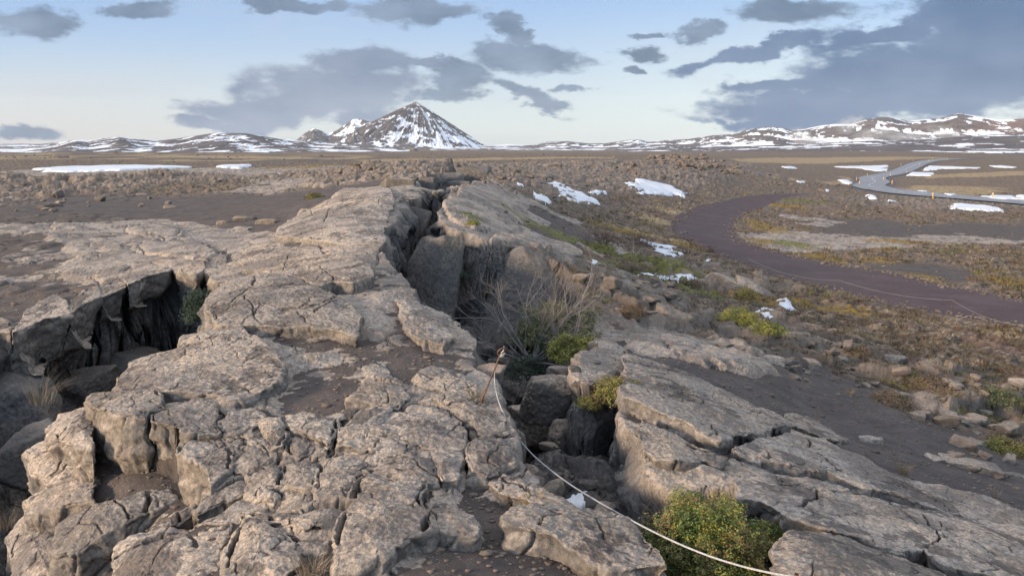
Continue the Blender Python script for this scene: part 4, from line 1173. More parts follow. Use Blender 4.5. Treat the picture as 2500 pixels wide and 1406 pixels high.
def place_rock(name, px, py, wpx, hpx, drop, dep, rot, tx, ty, tone, label, seed, sub=5):
    x, y, z = p2w(px, py, -drop)
    dist = y * cp - (z - CAMZ) * sp_
    w_ = wpx * dist / FPX; h_ = hpx * dist / FPX * 1.02
    box = .95 if name in ('rock_block', 'rock_wall') else (.85 if name == 'rock_slab' else .55)
    W, F = rock_shape(seed, sub, box, 6 if box > .8 else 8, 34 if box > .8 else 20, .04 if box > .8 else .055, (w_ / 2, w_ * dep / 2, h_ / 2 * (1 if drop > .3 else 1.15)))
    o = mesh_obj(name, W, F, TONE[tone])
    o.location = (x, y + w_ * dep * .25, z - (0 if drop > .3 else h_ * .08))
    o.rotation_euler = (math.radians(tx), math.radians(ty), math.radians(rot))
    tag(o, label, 'rock', kind='thing')
    return o


for i, hrow in enumerate(HERO):
    place_rock(*hrow, seed=100 + i, sub=6 if hrow[3] * hrow[4] > 9000 else (5 if hrow[3] > 40 else 4))


# ------------------------------------------------------------------ slabs and blocks broken out of the lava sheet
def zA(pts): return [(p[0] * .5577, 622 + p[1] * .5577) for p in pts]
def y1(pts): return [(p[0] * .36, 350 + p[1] * .36) for p in pts]
def y2(pts): return [(800 + p[0] * .36, 350 + p[1] * .36) for p in pts]
def y5(pts): return [(800 + p[0] * .3954, 850 + p[1] * .3954) for p in pts]
def y6(pts): return [(1600 + p[0] * .4666, 750 + p[1] * .4666) for p in pts]


SLABS = [  # outline in the photo, drop, rise, depth of the sides, undercut, dome, label
    (zA([(500, 600), (510, 560), (590, 480), (650, 460), (770, 440), (800, 410), (900, 365), (1040, 350), (1150, 400), (1220, 470), (1237, 530), (1205, 600), (1100, 652), (1000, 665), (950, 640), (700, 620), (540, 612)]), 0, .10, .6, .0, .05, 'broad oval grey-tan plate beside the left fissure'),
    (zA([(393, 655), (410, 622), (540, 616), (690, 622), (700, 650), (738, 690), (655, 708), (640, 745), (530, 742), (470, 712), (400, 685)]), 0, .07, .75, -.04, .0, 'big block with lichen spots left of the open split, below the oval plate'),
    (zA([(662, 718), (750, 690), (860, 640), (950, 650), (950, 760), (960, 800), (830, 812), (770, 775), (700, 765), (655, 748)]), 0, .06, .7, -.04, .0, 'tall block between the open split and the square-cornered block'),
    (zA([(772, 872), (800, 832), (970, 812), (1000, 850), (1020, 940), (1008, 965), (925, 1040), (900, 960), (860, 905)]), .02, .05, .6, -.05, .0, 'square-cornered block standing forward right of the open split'),
    (zA([(990, 812), (1060, 800), (1062, 840), (1020, 872), (1003, 850)]), .02, .05, .3, 0, .0, 'smallest cobble-like block behind the square-cornered block'),
    (zA([(1030, 880), (1120, 842), (1150, 900), (1142, 960), (1032, 970)]), .04, .05, .35, 0, .02, 'five-sided block right of the square-cornered block'),
    (zA([(1085, 800), (1180, 822), (1205, 880), (1185, 945), (1155, 945), (1140, 862), (1100, 835)]), .02, .05, .3, 0, .02, 'curved block hugging the five-sided block'),
    (zA([(960, 752), (1010, 702), (1100, 680), (1180, 742), (1110, 765), (1108, 800), (985, 803)]), 0, .05, .25, 0, .02, 'wide flat block above the five-sided block'),
    (zA([(1150, 742), (1222, 740), (1252, 800), (1242, 862), (1190, 872), (1160, 802)]), 0, .08, .3, 0, .05, 'rounded smooth block with an ochre left side'),
    (zA([(1255, 722), (1330, 700), (1480, 732), (1472, 800), (1440, 872), (1380, 842), (1290, 800)]), 0, .07, .5, -.02, .04, 'broad rock left of the deep crack in the middle'),
    (zA([(1258, 850), (1300, 822), (1370, 850), (1362, 892), (1310, 922), (1270, 892)]), .04, .06, .25, 0, .05, 'wedge-shaped cobble below the broad rock'),
    (zA([(1372, 862), (1410, 842), (1455, 880), (1430, 912), (1372, 902)]), .04, .06, .2, 0, .05, 'little square cobble at the foot of the deep crack'),
    (zA([(830, 1155), (900, 1080), (1000, 1000), (1070, 985), (1102, 1020), (1080, 1082), (950, 1132), (860, 1172)]), .10, .07, .3, 0, .09, 'long rounded rock slanting up below the square-cornered block'),
    (zA([(632, 1222), (780, 1132), (850, 1110), (832, 1160), (780, 1202), (700, 1230)]), .2, .05, .2, 0, .05, 'low tan rock at the lower end of the long rounded one'),
    (zA([(1098, 985), (1180, 942), (1232, 960), (1242, 1040), (1180, 1042), (1110, 1030)]), .04, .06, .3, 0, .05, 'knobbly rock right of the long rounded one'),
    (zA([(1108, 1070), (1160, 1040), (1230, 1082), (1202, 1125), (1130, 1115)]), .06, .08, .25, 0, .08, 'isolated round cobble in the sand'),
    (zA([(1246, 942), (1330, 932), (1388, 942), (1382, 1000), (1366, 1040), (1255, 1030)]), .02, .06, .4, 0, .05, 'block left of the narrow black crack near the bottom'),
    (zA([(1242, 1060), (1300, 1045), (1370, 1072), (1350, 1102), (1250, 1104)]), .04, .05, .3, 0, .04, 'low block under the narrow black crack'),
    (zA([(1394, 945), (1480, 892), (1640, 892), (1655, 930), (1560, 990), (1525, 1092), (1405, 1085), (1386, 1040)]), .02, .06, .5, 0, .05, 'moss-footed block right of the narrow black crack'),
    (zA([(480, 1430), (500, 1292), (560, 1242), (720, 1212), (860, 1235), (960, 1292), (985, 1350), (960, 1430), (700, 1500)]), .14, .08, .5, 0, .14, 'large blue-grey rounded rock at the bottom left'),
    (zA([(835, 1205), (900, 1182), (990, 1162), (1026, 1202), (1010, 1252), (972, 1288), (880, 1235)]), .1, .06, .4, 0, .05, 'pale rock between the blue-grey rock and the curved bottom crack'),
    (zA([(992, 1312), (1040, 1255), (1062, 1185), (1130, 1172), (1200, 1232), (1275, 1292), (1305, 1400), (1200, 1480), (1000, 1440)]), .06, .08, .5, 0, .12, 'large dark rounded rock at the bottom, right of the blue-grey one'),
    (zA([(1042, 1150), (1100, 1132), (1180, 1150), (1300, 1132), (1422, 1212), (1340, 1235), (1220, 1192), (1100, 1172)]), .03, .05, .3, 0, .04, 'long low rock behind the withered grass tangle'),
    (zA([(222, 1300), (250, 1212), (400, 1122), (560, 1062), (740, 1032), (772, 1072), (700, 1112), (560, 1182), (420, 1262), (340, 1322), (240, 1352)]), .5, .05, .5, 0, .06, 'crusty pitted ledge running below the tall blocks at lower left'),
    (zA([(98, 1100), (150, 1062), (250, 1022), (370, 962), (412, 1020), (412, 1100), (330, 1112), (240, 1125), (120, 1152)]), .55, .05, .6, -.05, .04, 'flat dusty rock between the fissure and the crusty ledge'),
    (zA([(40, 1255), (130, 1142), (250, 1162), (235, 1280), (222, 1420), (50, 1450)]), .8, .06, .8, 0, .1, 'lichen-spotted boulder at the bottom left corner'),
    (zA([(218, 762), (250, 692), (390, 665), (402, 722), (408, 880), (330, 885), (270, 825), (222, 805)]), .22, .04, .6, -.12, .12, 'rounded brown rock jutting over the left fissure beside the lichen-spotted block'),
    (zA([(123, 872), (180, 832), (270, 822), (330, 892), (400, 942), (370, 985), (200, 1012), (130, 962)]), .52, .04, .6, -.1, .1, 'smooth grey boulder below the jutting brown rock'),
    (zA([(-90, 360), (-90, 290), (-20, 285), (40, 300), (48, 345), (0, 345)]), 0, .05, .8, -.15, .0, 'first block of the overhanging lip, cut by the left edge'),
    (zA([(55, 350), (70, 318), (120, 250), (240, 190), (298, 215), (300, 262), (190, 290), (90, 335)]), 0, .05, .75, -.15, .0, 'dark square-faced block in the overhanging lip of the left fissure'),
    (zA([(304, 262), (304, 212), (380, 160), (430, 150), (438, 190), (350, 230)]), 0, .05, .65, -.12, .0, 'third block of the overhanging lip, tallest in the row'),
    (zA([(442, 190), (436, 150), (480, 110), (540, 105), (552, 150)]), 0, .05, .5, -.1, .0, 'fluted narrow block midway along the overhanging lip'),
    (zA([(556, 152), (545, 110), (450, 95), (430, 75), (470, 48), (600, 40), (735, 55), (742, 82), (645, 108), (612, 136)]), 0, .07, .5, -.12, .02, 'rounded tan plate ending the overhanging lip above the dark green shrub'),
    (zA([(645, 40), (700, 22), (800, 28), (890, 40), (900, 66), (860, 90), (760, 78), (740, 52)]), 0, .06, .45, -.08, .03, 'brown block over the head of the left fissure'),
    (y1([(1398, 1190), (1400, 1105), (1500, 1000), (1600, 945), (1750, 915), (1900, 915), (2130, 1000), (2290, 1080), (2380, 1140), (2450, 1250), (2420, 1380), (2350, 1348), (2200, 1312), (1990, 1300), (1700, 1290), (1480, 1300)]), 0, .14, .8, -.05, .12, 'large domed slab with curved cracks between the two fissures'),
    (y1([(1628, 800), (1640, 735), (1900, 712), (2200, 760), (2500, 860), (2530, 950), (2400, 1000), (2260, 985), (2180, 1012), (2000, 938), (1800, 905), (1650, 872)]), 0, .12, .6, -.04, .06, 'slab with a warm ochre front edge behind the domed slab'),
    (y1([(1870, 655), (1900, 600), (2060, 500), (2240, 410), (2330, 335), (2620, 312), (2680, 400), (2640, 480), (2600, 600), (2560, 690), (2300, 690), (2080, 668)]), 0, .12, .9, 0, .1, 'steep tan slab forming the highest part of the spine'),
    (y6([(-180, 300), (-150, 272), (130, 372), (310, 452), (470, 528), (560, 592), (700, 672), (610, 690), (520, 730), (420, 742), (330, 768), (230, 720), (100, 640), (-60, 575), (-165, 520), (-190, 470), (-150, 400)]), 0, .14, .7, -.1, .0, 'great flat tilted slab on the right lip of the near fissure'),
    (y6([(-110, 660), (-70, 600), (100, 692), (200, 780), (330, 812), (372, 832), (320, 850), (100, 850), (-10, 830), (-70, 760)]), .0, .08, .7, -.08, .02, 'narrow slab stepping down beneath the great flat slab'),
    (y6([(395, 800), (480, 758), (620, 700), (700, 682), (790, 702), (900, 775), (1000, 775), (1270, 880), (1600, 990), (1929, 1100), (2300, 1190), (2300, 1270), (1880, 1182), (1600, 1112), (1300, 1030), (1100, 980), (900, 905), (700, 880), (540, 835)]), 0, .07, .35, 0, .02, 'long smooth slab running down to the right edge below the great slab'),
    (y6([(345, 852), (400, 812), (540, 862), (700, 908), (900, 940), (1000, 985), (820, 972), (600, 930), (420, 905)]), 0, .05, .3, 0, .02, 'thin sliver of slab above the big evergreen cushion'),
    (y6([(412, 920), (600, 945), (820, 992), (1000, 1028), (1300, 1085), (1929, 1235), (2300, 1330), (2300, 1620), (1500, 1405), (1400, 1322), (1180, 1310), (1060, 1258), (900, 1215), (730, 1150), (560, 1060), (430, 1020)]), 0, .12, .8, -.08, .03, 'pale foreground slab with a square end right of the evergreen cushion'),
    (y6([(635, 1270), (720, 1210), (900, 1240), (1050, 1285), (1250, 1345), (1500, 1440), (1500, 1600), (700, 1600), (635, 1420)]), 0, .1, .7, -.04, .08, 'rounded pale slab at the bottom edge, right of the evergreen cushion'),
    (y6([(478, 530), (560, 526), (655, 568), (658, 612), (620, 632), (560, 590)]), 0, .05, .2, 0, .0, 'small tan flake at the upper edge of the great slab'),
    (y6([(668, 572), (800, 590), (1000, 698), (950, 702), (800, 660), (680, 622)]), 0, .05, .2, 0, .0, 'long tan flake against the black sand'),
    (y5([(60, 655), (60, 560), (180, 440), (330, 385), (400, 400), (320, 520), (430, 600), (430, 640), (330, 660), (200, 665)]), 0, .09, .45, 0, .04, 'tan rock with ochre foot right of the deep crack'),
    (y5([(340, 525), (440, 425), (560, 430), (700, 440), (800, 480), (862, 560), (832, 662), (700, 680), (560, 662), (440, 585)]), 0, .08, .35, 0, .07, 'broad domed tan rock in the middle foreground'),
    (y5([(300, 655), (430, 650), (520, 662), (430, 690), (340, 712)]), 0, .06, .2, 0, .03, 'small ochre-sided block under the domed tan rock'),
    (y5([(230, 792), (330, 712), (440, 692), (560, 692), (640, 745), (672, 822), (682, 855), (540, 880), (400, 862)]), 0, .07, .35, 0, .05, 'wide tan rock cracked in two below the domed rock'),
    (y5([(600, 650), (720, 640), (812, 700), (802, 850), (700, 860), (682, 800), (640, 720)]), 0, .07, .3, 0, .05, 'rock between the cracked tan rock and the sand strip'),
    (y5([(872, 640), (960, 602), (1080, 602), (1142, 662), (1152, 740), (1070, 782), (990, 825), (900, 800), (850, 730)]), 0, .09, .4, 0, .07, 'warm-sided rounded rock right of the sand strip'),
    (y5([(145, 960), (180, 870), (240, 800), (320, 825), (400, 872), (330, 905), (200, 955)]), 0, .07, .4, 0, .05, 'tan rock right of the curved bottom crack'),
    (y5([(50, 1450), (40, 1240), (100, 1080), (200, 962), (330, 905), (520, 872), (622, 900), (600, 1000), (642, 1090), (602, 1210), (450, 1300), (250, 1380)]), 0, .10, .5, 0, .05, 'large sand-dusted rock at the bottom centre'),
    (y5([(652, 1000), (722, 980), (820, 1060), (920, 1130), (880, 1182), (700, 1172), (602, 1100)]), 0, .06, .3, 0, .06, 'low scarred rock right of the sand-dusted one'),
    (y5([(1080, 1125), (1180, 1055), (1340, 1060), (1700, 1072), (1860, 1120), (1950, 1220), (2060, 1340), (2110, 1430), (1750, 1440), (1500, 1300), (1300, 1220), (1150, 1180)]), 0, .12, .8, -.06, .05, 'broad pale rock at the bottom edge left of the evergreen cushion'),
    (y5([(980, 852), (1080, 792), (1200, 832), (1330, 882), (1540, 1042), (1500, 1060), (1250, 1000), (1060, 922)]), 0, .08, .6, -.05, .04, 'slanting rock under the golden grass tuft'),
    (y5([(562, 182), (640, 142), (780, 152), (900, 242), (980, 330), (900, 362), (760, 302), (622, 250)]), 0, .06, .3, 0, .03, 'low tan rock left of the rusty stake'),
    (y5([(640, 302), (760, 312), (900, 380), (1085, 450), (1112, 560), (980, 592), (900, 500), (760, 402), (652, 342)]), 0, .07, .5, -.04, .03, 'long rock ending at the fissure below the rusty stake'),
    (y5([(160, 330), (220, 240), (300, 225), (440, 235), (500, 330), (440, 398), (330, 378)]), 0, .05, .3, 0, .04, 'half-buried rock above the domed tan rock'),
    (y5([(40, 420), (120, 372), (250, 372), (180, 415), (60, 470)]), 0, .05, .25, 0, .04, 'small tan rock at the head of the deep crack'),
    (y2([(450, 1095), (500, 1078), (560, 1140), (640, 1160), (740, 1250), (840, 1370), (800, 1435), (640, 1400), (540, 1290), (520, 1200)]), 0, .12, .6, -.04, .05, 'long tan rib of rock beside the gravel ledge above the main fissure'),
]


def slab(outline, drop, rise, side, under, dome, label, seed):
    W = np.array([p2w(px, py, -drop)[:2] for px, py in outline])
    cx, cy = W.mean(0); dist = math.hypot(cx, cy)
    res = max(.009, dist * .0014)
    A_ = np.concatenate([W, W[:1]]); seg = np.hypot(*(A_[1:] - A_[:-1]).T); per = seg.sum()
    cum = np.concatenate([[0], np.cumsum(seg)])
    ns = int(np.clip(per / res, 120, 900)); s_ = np.linspace(0, per, ns, endpoint=False)
    B = np.stack([np.interp(s_, cum, A_[:, 0]), np.interp(s_, cum, A_[:, 1])], 1)
    for _ in range(max(2, int(ns * .006))):
        B = (np.roll(B, 1, 0) + 2 * B + np.roll(B, -1, 0)) / 4
    if (B[:, 0] * np.roll(B[:, 1], -1) - B[:, 1] * np.roll(B[:, 0], -1)).sum() < 0: B = B[::-1].copy()
    tg = np.roll(B, -2, 0) - np.roll(B, 2, 0); tg /= np.linalg.norm(tg, axis=1)[:, None] + 1e-9
    on = np.stack([tg[:, 1], -tg[:, 0]], 1)                  # outward
    j = fbm2(B[:, 0] * 4, B[:, 1] * 4, seed, 4, .6)
    B = B + on * (j * .013 + .014)[:, None]
    C0 = B.mean(0); size = np.hypot(*(B - C0).T).mean()
    nt = int(np.clip(size / res, 24, 170)); nsd = int(np.clip(side / res * .8, 14, 70))
    er = .019 + .009 * vn2(s_ * 3, s_ * 0 + seed, 5)             # radius of the broken edge
    rows = []
    t_ = np.linspace(0, 1, nt) ** .85
    insetB = B - on * er[:, None]
    for t in t_: rows.append((C0 + (insetB - C0) * t, np.zeros(ns), t))
    for a in np.linspace(.25, 1.57, 6): rows.append((insetB + on * (er * math.sin(a))[:, None], er * (1 - math.cos(a)), 1.0))
    for q in np.linspace(0, 1, nsd + 1)[1:]:
        off = under * q ** 1.3 * 1.4
        rows.append((B + on * off, er + side * q, 2 + q))
    rows.append((B + on * (under * 1.4 - .15), er * 0 + side + .05, 3))
    nr = len(rows)
    XY = np.stack([r_[0] for r_ in rows]); dz = np.stack([r_[1] for r_ in rows]); tt = np.array([r_[2] for r_ in rows])
    x = XY[..., 0].ravel(); y = XY[..., 1].ravel()
    rg = np.random.default_rng(seed); ta, tb = rg.normal(0, .025, 2)
    # height of the top
    jx = x + .05 * vn2(x * 3, y * 3, 11) + .012 * vn2(x * 11, y * 11, 12); jy = y + .05 * vn2(x * 3, y * 3, 21) + .012 * vn2(x * 11, y * 11, 22)
    z = HB(x, y) - drop + rise * .8 + (x - cx) * ta + (y - cy) * tb
    rel = .02 * fbm2(x * .9, y * .9, 2, 3) + .012 * fbm2(x * 4, y * 4, 6, 3) + .009 * fbm2(x * 15, y * 15, 7, 5, .62)
    a_, b_, c_, d_ = vor2(jx * 3.0, jy * 3.0, 32 + seed % 5)
    rel = rel + .014 * (b_ - .5) * sst(a_, 0, .05) + .012 * (c_ * (b_ * 7 % 1 - .5) + d_ * (b_ * 13 % 1 - .5))
    msk = sst(fbm2(x * .8, y * .8, 62, 2), .02, .3)
    a_, b_, _, _ = vor2(jx * 1.5, jy * 1.5, 52)
    crk = (1 - sst(a_, .004, .024)) * msk * .05
    a_, _, _, _ = vor2(jx * 3.6 + .5, jy * 3.6, 57)
    crk = np.maximum(crk, (1 - sst(a_, .008, .05)) * sst(fbm2(x * 1.1, y * 1.1, 64, 2), .1, .3) * .03)
    for line, hw, dep in CRACKS:
        lo = line.min(0) - .1; hi = line.max(0) + .1
        if x.max() < lo[0] or x.min() > hi[0] or y.max() < lo[1] or y.min() > hi[1]: continue
        crk = np.maximum(crk, min(dep, .22) * (1 - sst(seg_dist(jx, jy, line, .2), hw * .3, hw * .9)))
    tcol = np.repeat(np.minimum(tt, 1.0), ns)
    z = z + rel - crk * (tcol < .999) + dome * .45 * (1 - tcol ** 2) - dz.ravel()
    V = np.stack([x, y, z], -1).reshape(nr, ns, 3)
    # sides: joints, facets and pits, pushed along the outward direction
    sd_w = np.repeat(sst(tt, .97, 1.0) * np.where(tt > 2, 1, .55), ns).reshape(nr, ns)
    dep_ = dz
    onTop = tcol < .999
    dust = sst(-rel - .0 + .03 * fbm2(x * 1.3, y * 1.3, seed + 40, 3) + .012 * fbm2(x * 5, y * 5, seed + 41, 3), -.002, .032) * onTop
    cols, cid, _, _ = vor2((s_[None, :] * 2.6 + .25 * vn2(dep_ * 4, s_[None, :] + 0 * dep_, 3)), dep_ * 1.1 + seed, 88 + seed % 7)
    p3 = V.reshape(-1, 3)
    push = (.05 * (cid - .5) - .03 * (1 - sst(cols, 0, .07)) + (.065 * fbm3(p3 * [1, 1, 1.6], 2.2, seed, 3) + .02 * fbm3(p3, 8, seed + 3, 3, .6)).reshape(nr, ns)) * sd_w
    V[..., 0] += on[None, :, 0] * push; V[..., 1] += on[None, :, 1] * push
    V[..., 2] += (.012 * fbm3(p3, 7, seed + 8, 2)).reshape(nr, ns) * sd_w
    F = grid_faces(nr, ns, True)
    zc_ = float(V[..., 2].mean())
    me_o = mesh_obj('rock_slab' if size > .33 else 'rock_block', V.reshape(-1, 3) - [cx, cy, zc_], F, RT, None, loc=(cx, cy, zc_))
    attr(me_o, 'mK', [np.clip(crk * 28, 0, 1) * onTop, dust])
    tag(me_o, label, 'rock', kind='thing')
    return me_o


for i, sl_ in enumerate(SLABS): slab(*sl_, seed=2000 + i * 3)
print('slabs built')

# stones that nothing tells apart: shared meshes, one object each
protos = []
for k in range(10):
    W, F = rock_shape(900 + k, 4, .6, 8, 14, .08, (1, .8, .62))
    o = mesh_obj('stone', W, F, None); protos.append(o.data); bpy.data.objects.remove(o)
_mats = {}


def stone(x, y, s, rg, tone, label, group, sink=.35, drop=0.0):
    k = rg.integers(0, 10)
    key = (k, tone)
    if key not in _mats:
        me = protos[k].copy(); me.materials.clear(); me.materials.append(TONE[tone]); _mats[key] = me
    o = bpy.data.objects.new('stone', _mats[key]); C.objects.link(o)
    f = rg.uniform(.5, 1.0)
    o.scale = (s / 2, s / 2 * rg.uniform(.7, 1.1), s / 2 * f)
    o.location = (x, y, float(gh(x, y)) + s * .31 * f * (1 - sink) - drop)
    o.rotation_euler = (rg.uniform(-.25, .25), rg.uniform(-.25, .25), rg.uniform(0, 6.28))
    tag(o, label, 'stone', group)
    return o


def scatter(poly_px, n, s0, s1, tone, label, group, seed, mode='px'):
    rg = np.random.default_rng(seed)
    P_ = np.array(poly_px, float)
    k = 0; tries = 0
    while k < n and tries < n * 60:
        tries += 1
        px = rg.uniform(P_[:, 0].min(), P_[:, 0].max()); py = rg.uniform(P_[:, 1].min(), P_[:, 1].max())
        if poly_sd(np.array([px]), np.array([py]), P_, 1)[0] <= 0: continue
        x, y, z = p2w(px, py)
        s = s0 * (s1 / s0) ** (rg.uniform() ** 1.6)
        stone(x, y, s, rg, tone[rg.integers(0, len(tone))], label, group)
        k += 1


scatter([(1400, 680), (1660, 690), (1700, 760), (1640, 800), (1480, 790), (1440, 730)], 34, .15, .5, 'tbb', 'tan stone in the rubble heap behind the bare birch', 'stones of the rubble heap', 1)
scatter([(1640, 770), (1720, 790), (1900, 850), (2010, 900), (1960, 930), (1800, 870), (1640, 810)], 26, .10, .32, 'bbt', 'small tan stone strewn along the edge of the sunlit slab', 'stones along the sunlit slab', 2)
scatter([(1950, 800), (2080, 850), (2140, 930), (2080, 930), (1980, 860)], 18, .12, .4, 'tbt', 'grey stone in the stony strip above the black sand', 'stones of the stony strip', 3)
scatter([(2120, 890), (2300, 890), (2480, 980), (2500, 1090), (2380, 1080), (2200, 1000), (2100, 930)], 46, .12, .42, 'tbt', 'stone among the heath clumps near the right edge', 'stones among the heath clumps', 4)
scatter([(2280, 1080), (2480, 1100), (2500, 1180), (2350, 1150)], 10, .08, .25, 'bt', 'small stone on the black sand near the right edge', 'stones on the black sand', 5)
scatter([(1300, 900), (1460, 880), (1500, 960), (1420, 1000)], 8, .10, .22, 'td', 'small broken stone between the boulders of the right lip', 'stones on the right lip', 6)
scatter([(0, 480), (300, 470), (420, 500), (200, 520), (0, 520)], 30, .2, .9, 'fb', 'blocky stone at the far side of the sand plain', 'stones on the far side of the sand plain', 7)

scatter([(1255, 1010), (1400, 960), (1520, 1090), (1560, 1180), (1430, 1240), (1330, 1180)], 26, .10, .42, 'dtd', 'dark broken stone at the bottom of the near fissure', 'stones in the near fissure', 8)
scatter([(60, 900), (300, 800), (480, 700), (500, 800), (300, 920), (150, 1000)], 22, .15, .5, 'dd', 'dark broken stone at the bottom of the left fissure', 'stones in the left fissure', 9)
scatter([(1130, 600), (1240, 640), (1180, 820), (1300, 900), (1200, 880), (1120, 740)], 20, .2, .6, 'dd', 'dark broken stone at the bottom of the main fissure', 'stones in the main fissure', 10)

# the countless loose rubble of the lava field: one object
rg = np.random.default_rng(77)
VB, FB = [], []
off = 0
shapes = [rock_shape(1500 + k, 3, .75, 6, 26, .10, (1, .85, .7)) for k in range(8)]
shapes1 = [rock_shape(1600 + k, 2, .75, 6, 26, .10, (1, .85, .7)) for k in range(8)]
RUB = [  # px poly, count, size px range
    ([(0, 425), (500, 425), (760, 440), (620, 470), (300, 480), (0, 485)], 600, 2, 11),
    ([(780, 440), (820, 408), (1100, 405), (1230, 405), (1240, 460), (1100, 450), (1000, 435)], 260, 4, 24),
    ([(1200, 405), (1560, 392), (1800, 410), (1820, 430), (1700, 440), (1400, 470), (1230, 450)], 420, 3, 18),
    ([(1560, 385), (1640, 378), (1720, 382), (1815, 415), (1800, 430), (1700, 415), (1600, 400)], 230, 7, 26),
    ([(0, 378), (700, 374), (1500, 376), (1560, 388), (900, 405), (0, 400)], 450, 1.5, 9),
    ([(1820, 425), (2060, 455), (2100, 490), (2450, 510), (2450, 530), (1990, 495), (1830, 470)], 260, 3, 14),
    ([(1850, 520), (2480, 540), (2490, 720), (2050, 640), (1850, 590)], 500, 2, 10),
    ([(1200, 540), (1480, 700), (1560, 720), (1800, 760), (1500, 560), (1350, 480)], 420, 3, 14),
    ([(1900, 760), (2500, 830), (2500, 1000), (2200, 900), (1950, 800)], 420, 3, 14),
    ([(1440, 790), (1700, 770), (2000, 850), (2450, 1000), (2500, 1150), (2200, 1060), (1900, 900)], 420, 2, 12),
    ([(1380, 1150), (1560, 1170), (1580, 1290), (1400, 1240)], 120, 5, 16),
]
for poly, n, s0, s1 in RUB:
    P_ = np.array(poly, float); k = 0
    while k < n:
        px = rg.uniform(P_[:, 0].min(), P_[:, 0].max()); py = rg.uniform(P_[:, 1].min(), P_[:, 1].max())
        if poly_sd(np.array([px]), np.array([py]), P_, 1)[0] <= 0: continue
        x, y, z = p2w(px, py)
        if fbm2(np.array([x * 4 / math.sqrt(y)]), np.array([y * 3 / y ** .5]), 640, 3)[0] < rg.uniform(-.35, .12): continue
        k += 1
        if poly_sd(np.array([x]), np.array([y]), PATH, 1)[0] > -.2 or seg_dist(np.array([x]), np.array([y]), ROADP, 6)[0] < 5: continue
        dist = y * cp - (z - CAMZ) * sp_
        s = s0 * (s1 / s0) ** (rg.uniform() ** 2.2) * dist / FPX
        W, F = (shapes if s * FPX / dist > 9 else shapes1)[rg.integers(0, 8)]
        a_ = rg.uniform(0, 6.28); ca, sa = math.cos(a_), math.sin(a_)
        M = np.array([[ca, -sa, 0], [sa, ca, 0], [0, 0, 1]])
        W2 = (W * np.array([s / 2, s / 2 * rg.uniform(.6, 1), s / 2 * rg.uniform(.25, .8)])) @ M.T + np.array([x, y, float(gh(x, y)) + s * .12])
        VB.append(W2); FB.append(F + off); off += len(W2)
tiny = [rock_shape(1700 + k, 1, .6, 6, 16, .1, (1, .85, .7)) for k in range(5)]
k = 0; gp = rg.uniform(0, 1, (9000, 2))
for a_, b_ in gp:
    az_ = (a_ - .5) * 1.3; r__ = 4.0 * (26 / 4.0) ** b_
    x, y = math.sin(az_) * r__, math.cos(az_) * r__
    ia = int((az_ - AZ[0]) / (AZ[1] - AZ[0])); ib = int(np.searchsorted(RR, r__))
    if masks['sand'][ib, ia] < .4 or masks['wall'][ib, ia] > .3 or masks['path'][ib, ia] > .1: continue
    s = rg.uniform(.006, .02) * (1 + r__ * .06) * (2.2 if rg.uniform() > .94 else 1)
    W, F = tiny[rg.integers(0, 5)]
    VB.append(W * np.array([s, s * .8, s * .6]) + np.array([x, y, gz_[ib, ia] + s * .2])); FB.append(F + off); off += len(W)
pe = np.concatenate([PATH, PATH[:1]])
for _ in range(2600):                                    # stones kicked to the verges of the path
    k = rg.integers(0, len(PATH)); f = rg.uniform(); q = pe[k] * (1 - f) + pe[k + 1] * f + rg.normal(0, .45, 2)
    x, y = float(q[0]), float(q[1]); r__ = math.hypot(x, y)
    if r__ > 90 or abs(math.atan2(x, y)) > .78: continue
    s = rg.uniform(.02, .06) * (1 + .012 * r__) * (1.8 if rg.uniform() > .93 else 1)
    W, F = tiny[rg.integers(0, 5)]
    VB.append(W * np.array([s, s * .8, s * .5]) + np.array([x, y, float(gh(x, y)) + s * .2])); FB.append(F + off); off += len(W)
lr_ = mesh_obj('loose_rubble', np.concatenate(VB), np.concatenate(FB), None)
rmx, t, b = new_mat('rubble')
tc = t.n('ShaderNodeTexCoord'); P = tc.outputs['Object']
c, fin = rock_colour(t, P)
c = t.mix(t.ss(t.noise(P, .7, 4, .6), .35, .65, .5, .92), c, (.105, .08, .066))
t.t.links.new(c, b.inputs['Base Color']); bump(t, b, rock_bump(t, P, fin), .6, .03)
lr_.data.materials.append(rmx)
tag(lr_, 'brown broken lava rubble strewn over the plain and slopes', 'rubble', kind='stuff')


# ------------------------------------------------------------------ the asphalt road
def strip(name, line, zs, w0, w1, mat, lift, parent=None, nx=9):
    """a ribbon between the offsets w0 and w1 (metres left/right of the line)"""
    p = np.asarray(line); tg = np.gradient(p, axis=0); tg /= np.linalg.norm(tg, axis=1)[:, None]
    nrm = np.stack([tg[:, 1], -tg[:, 0]], 1)
    ws = np.linspace(w0, w1, nx)
    X = p[:, 0][:, None] + nrm[:, 0][:, None] * ws; Y = p[:, 1][:, None] + nrm[:, 1][:, None] * ws
    Z = np.repeat((zs + lift)[:, None], nx, 1)
    return mesh_obj(name, np.stack([X, Y, Z], -1).reshape(-1, 3), grid_faces(len(p), nx), mat, parent)


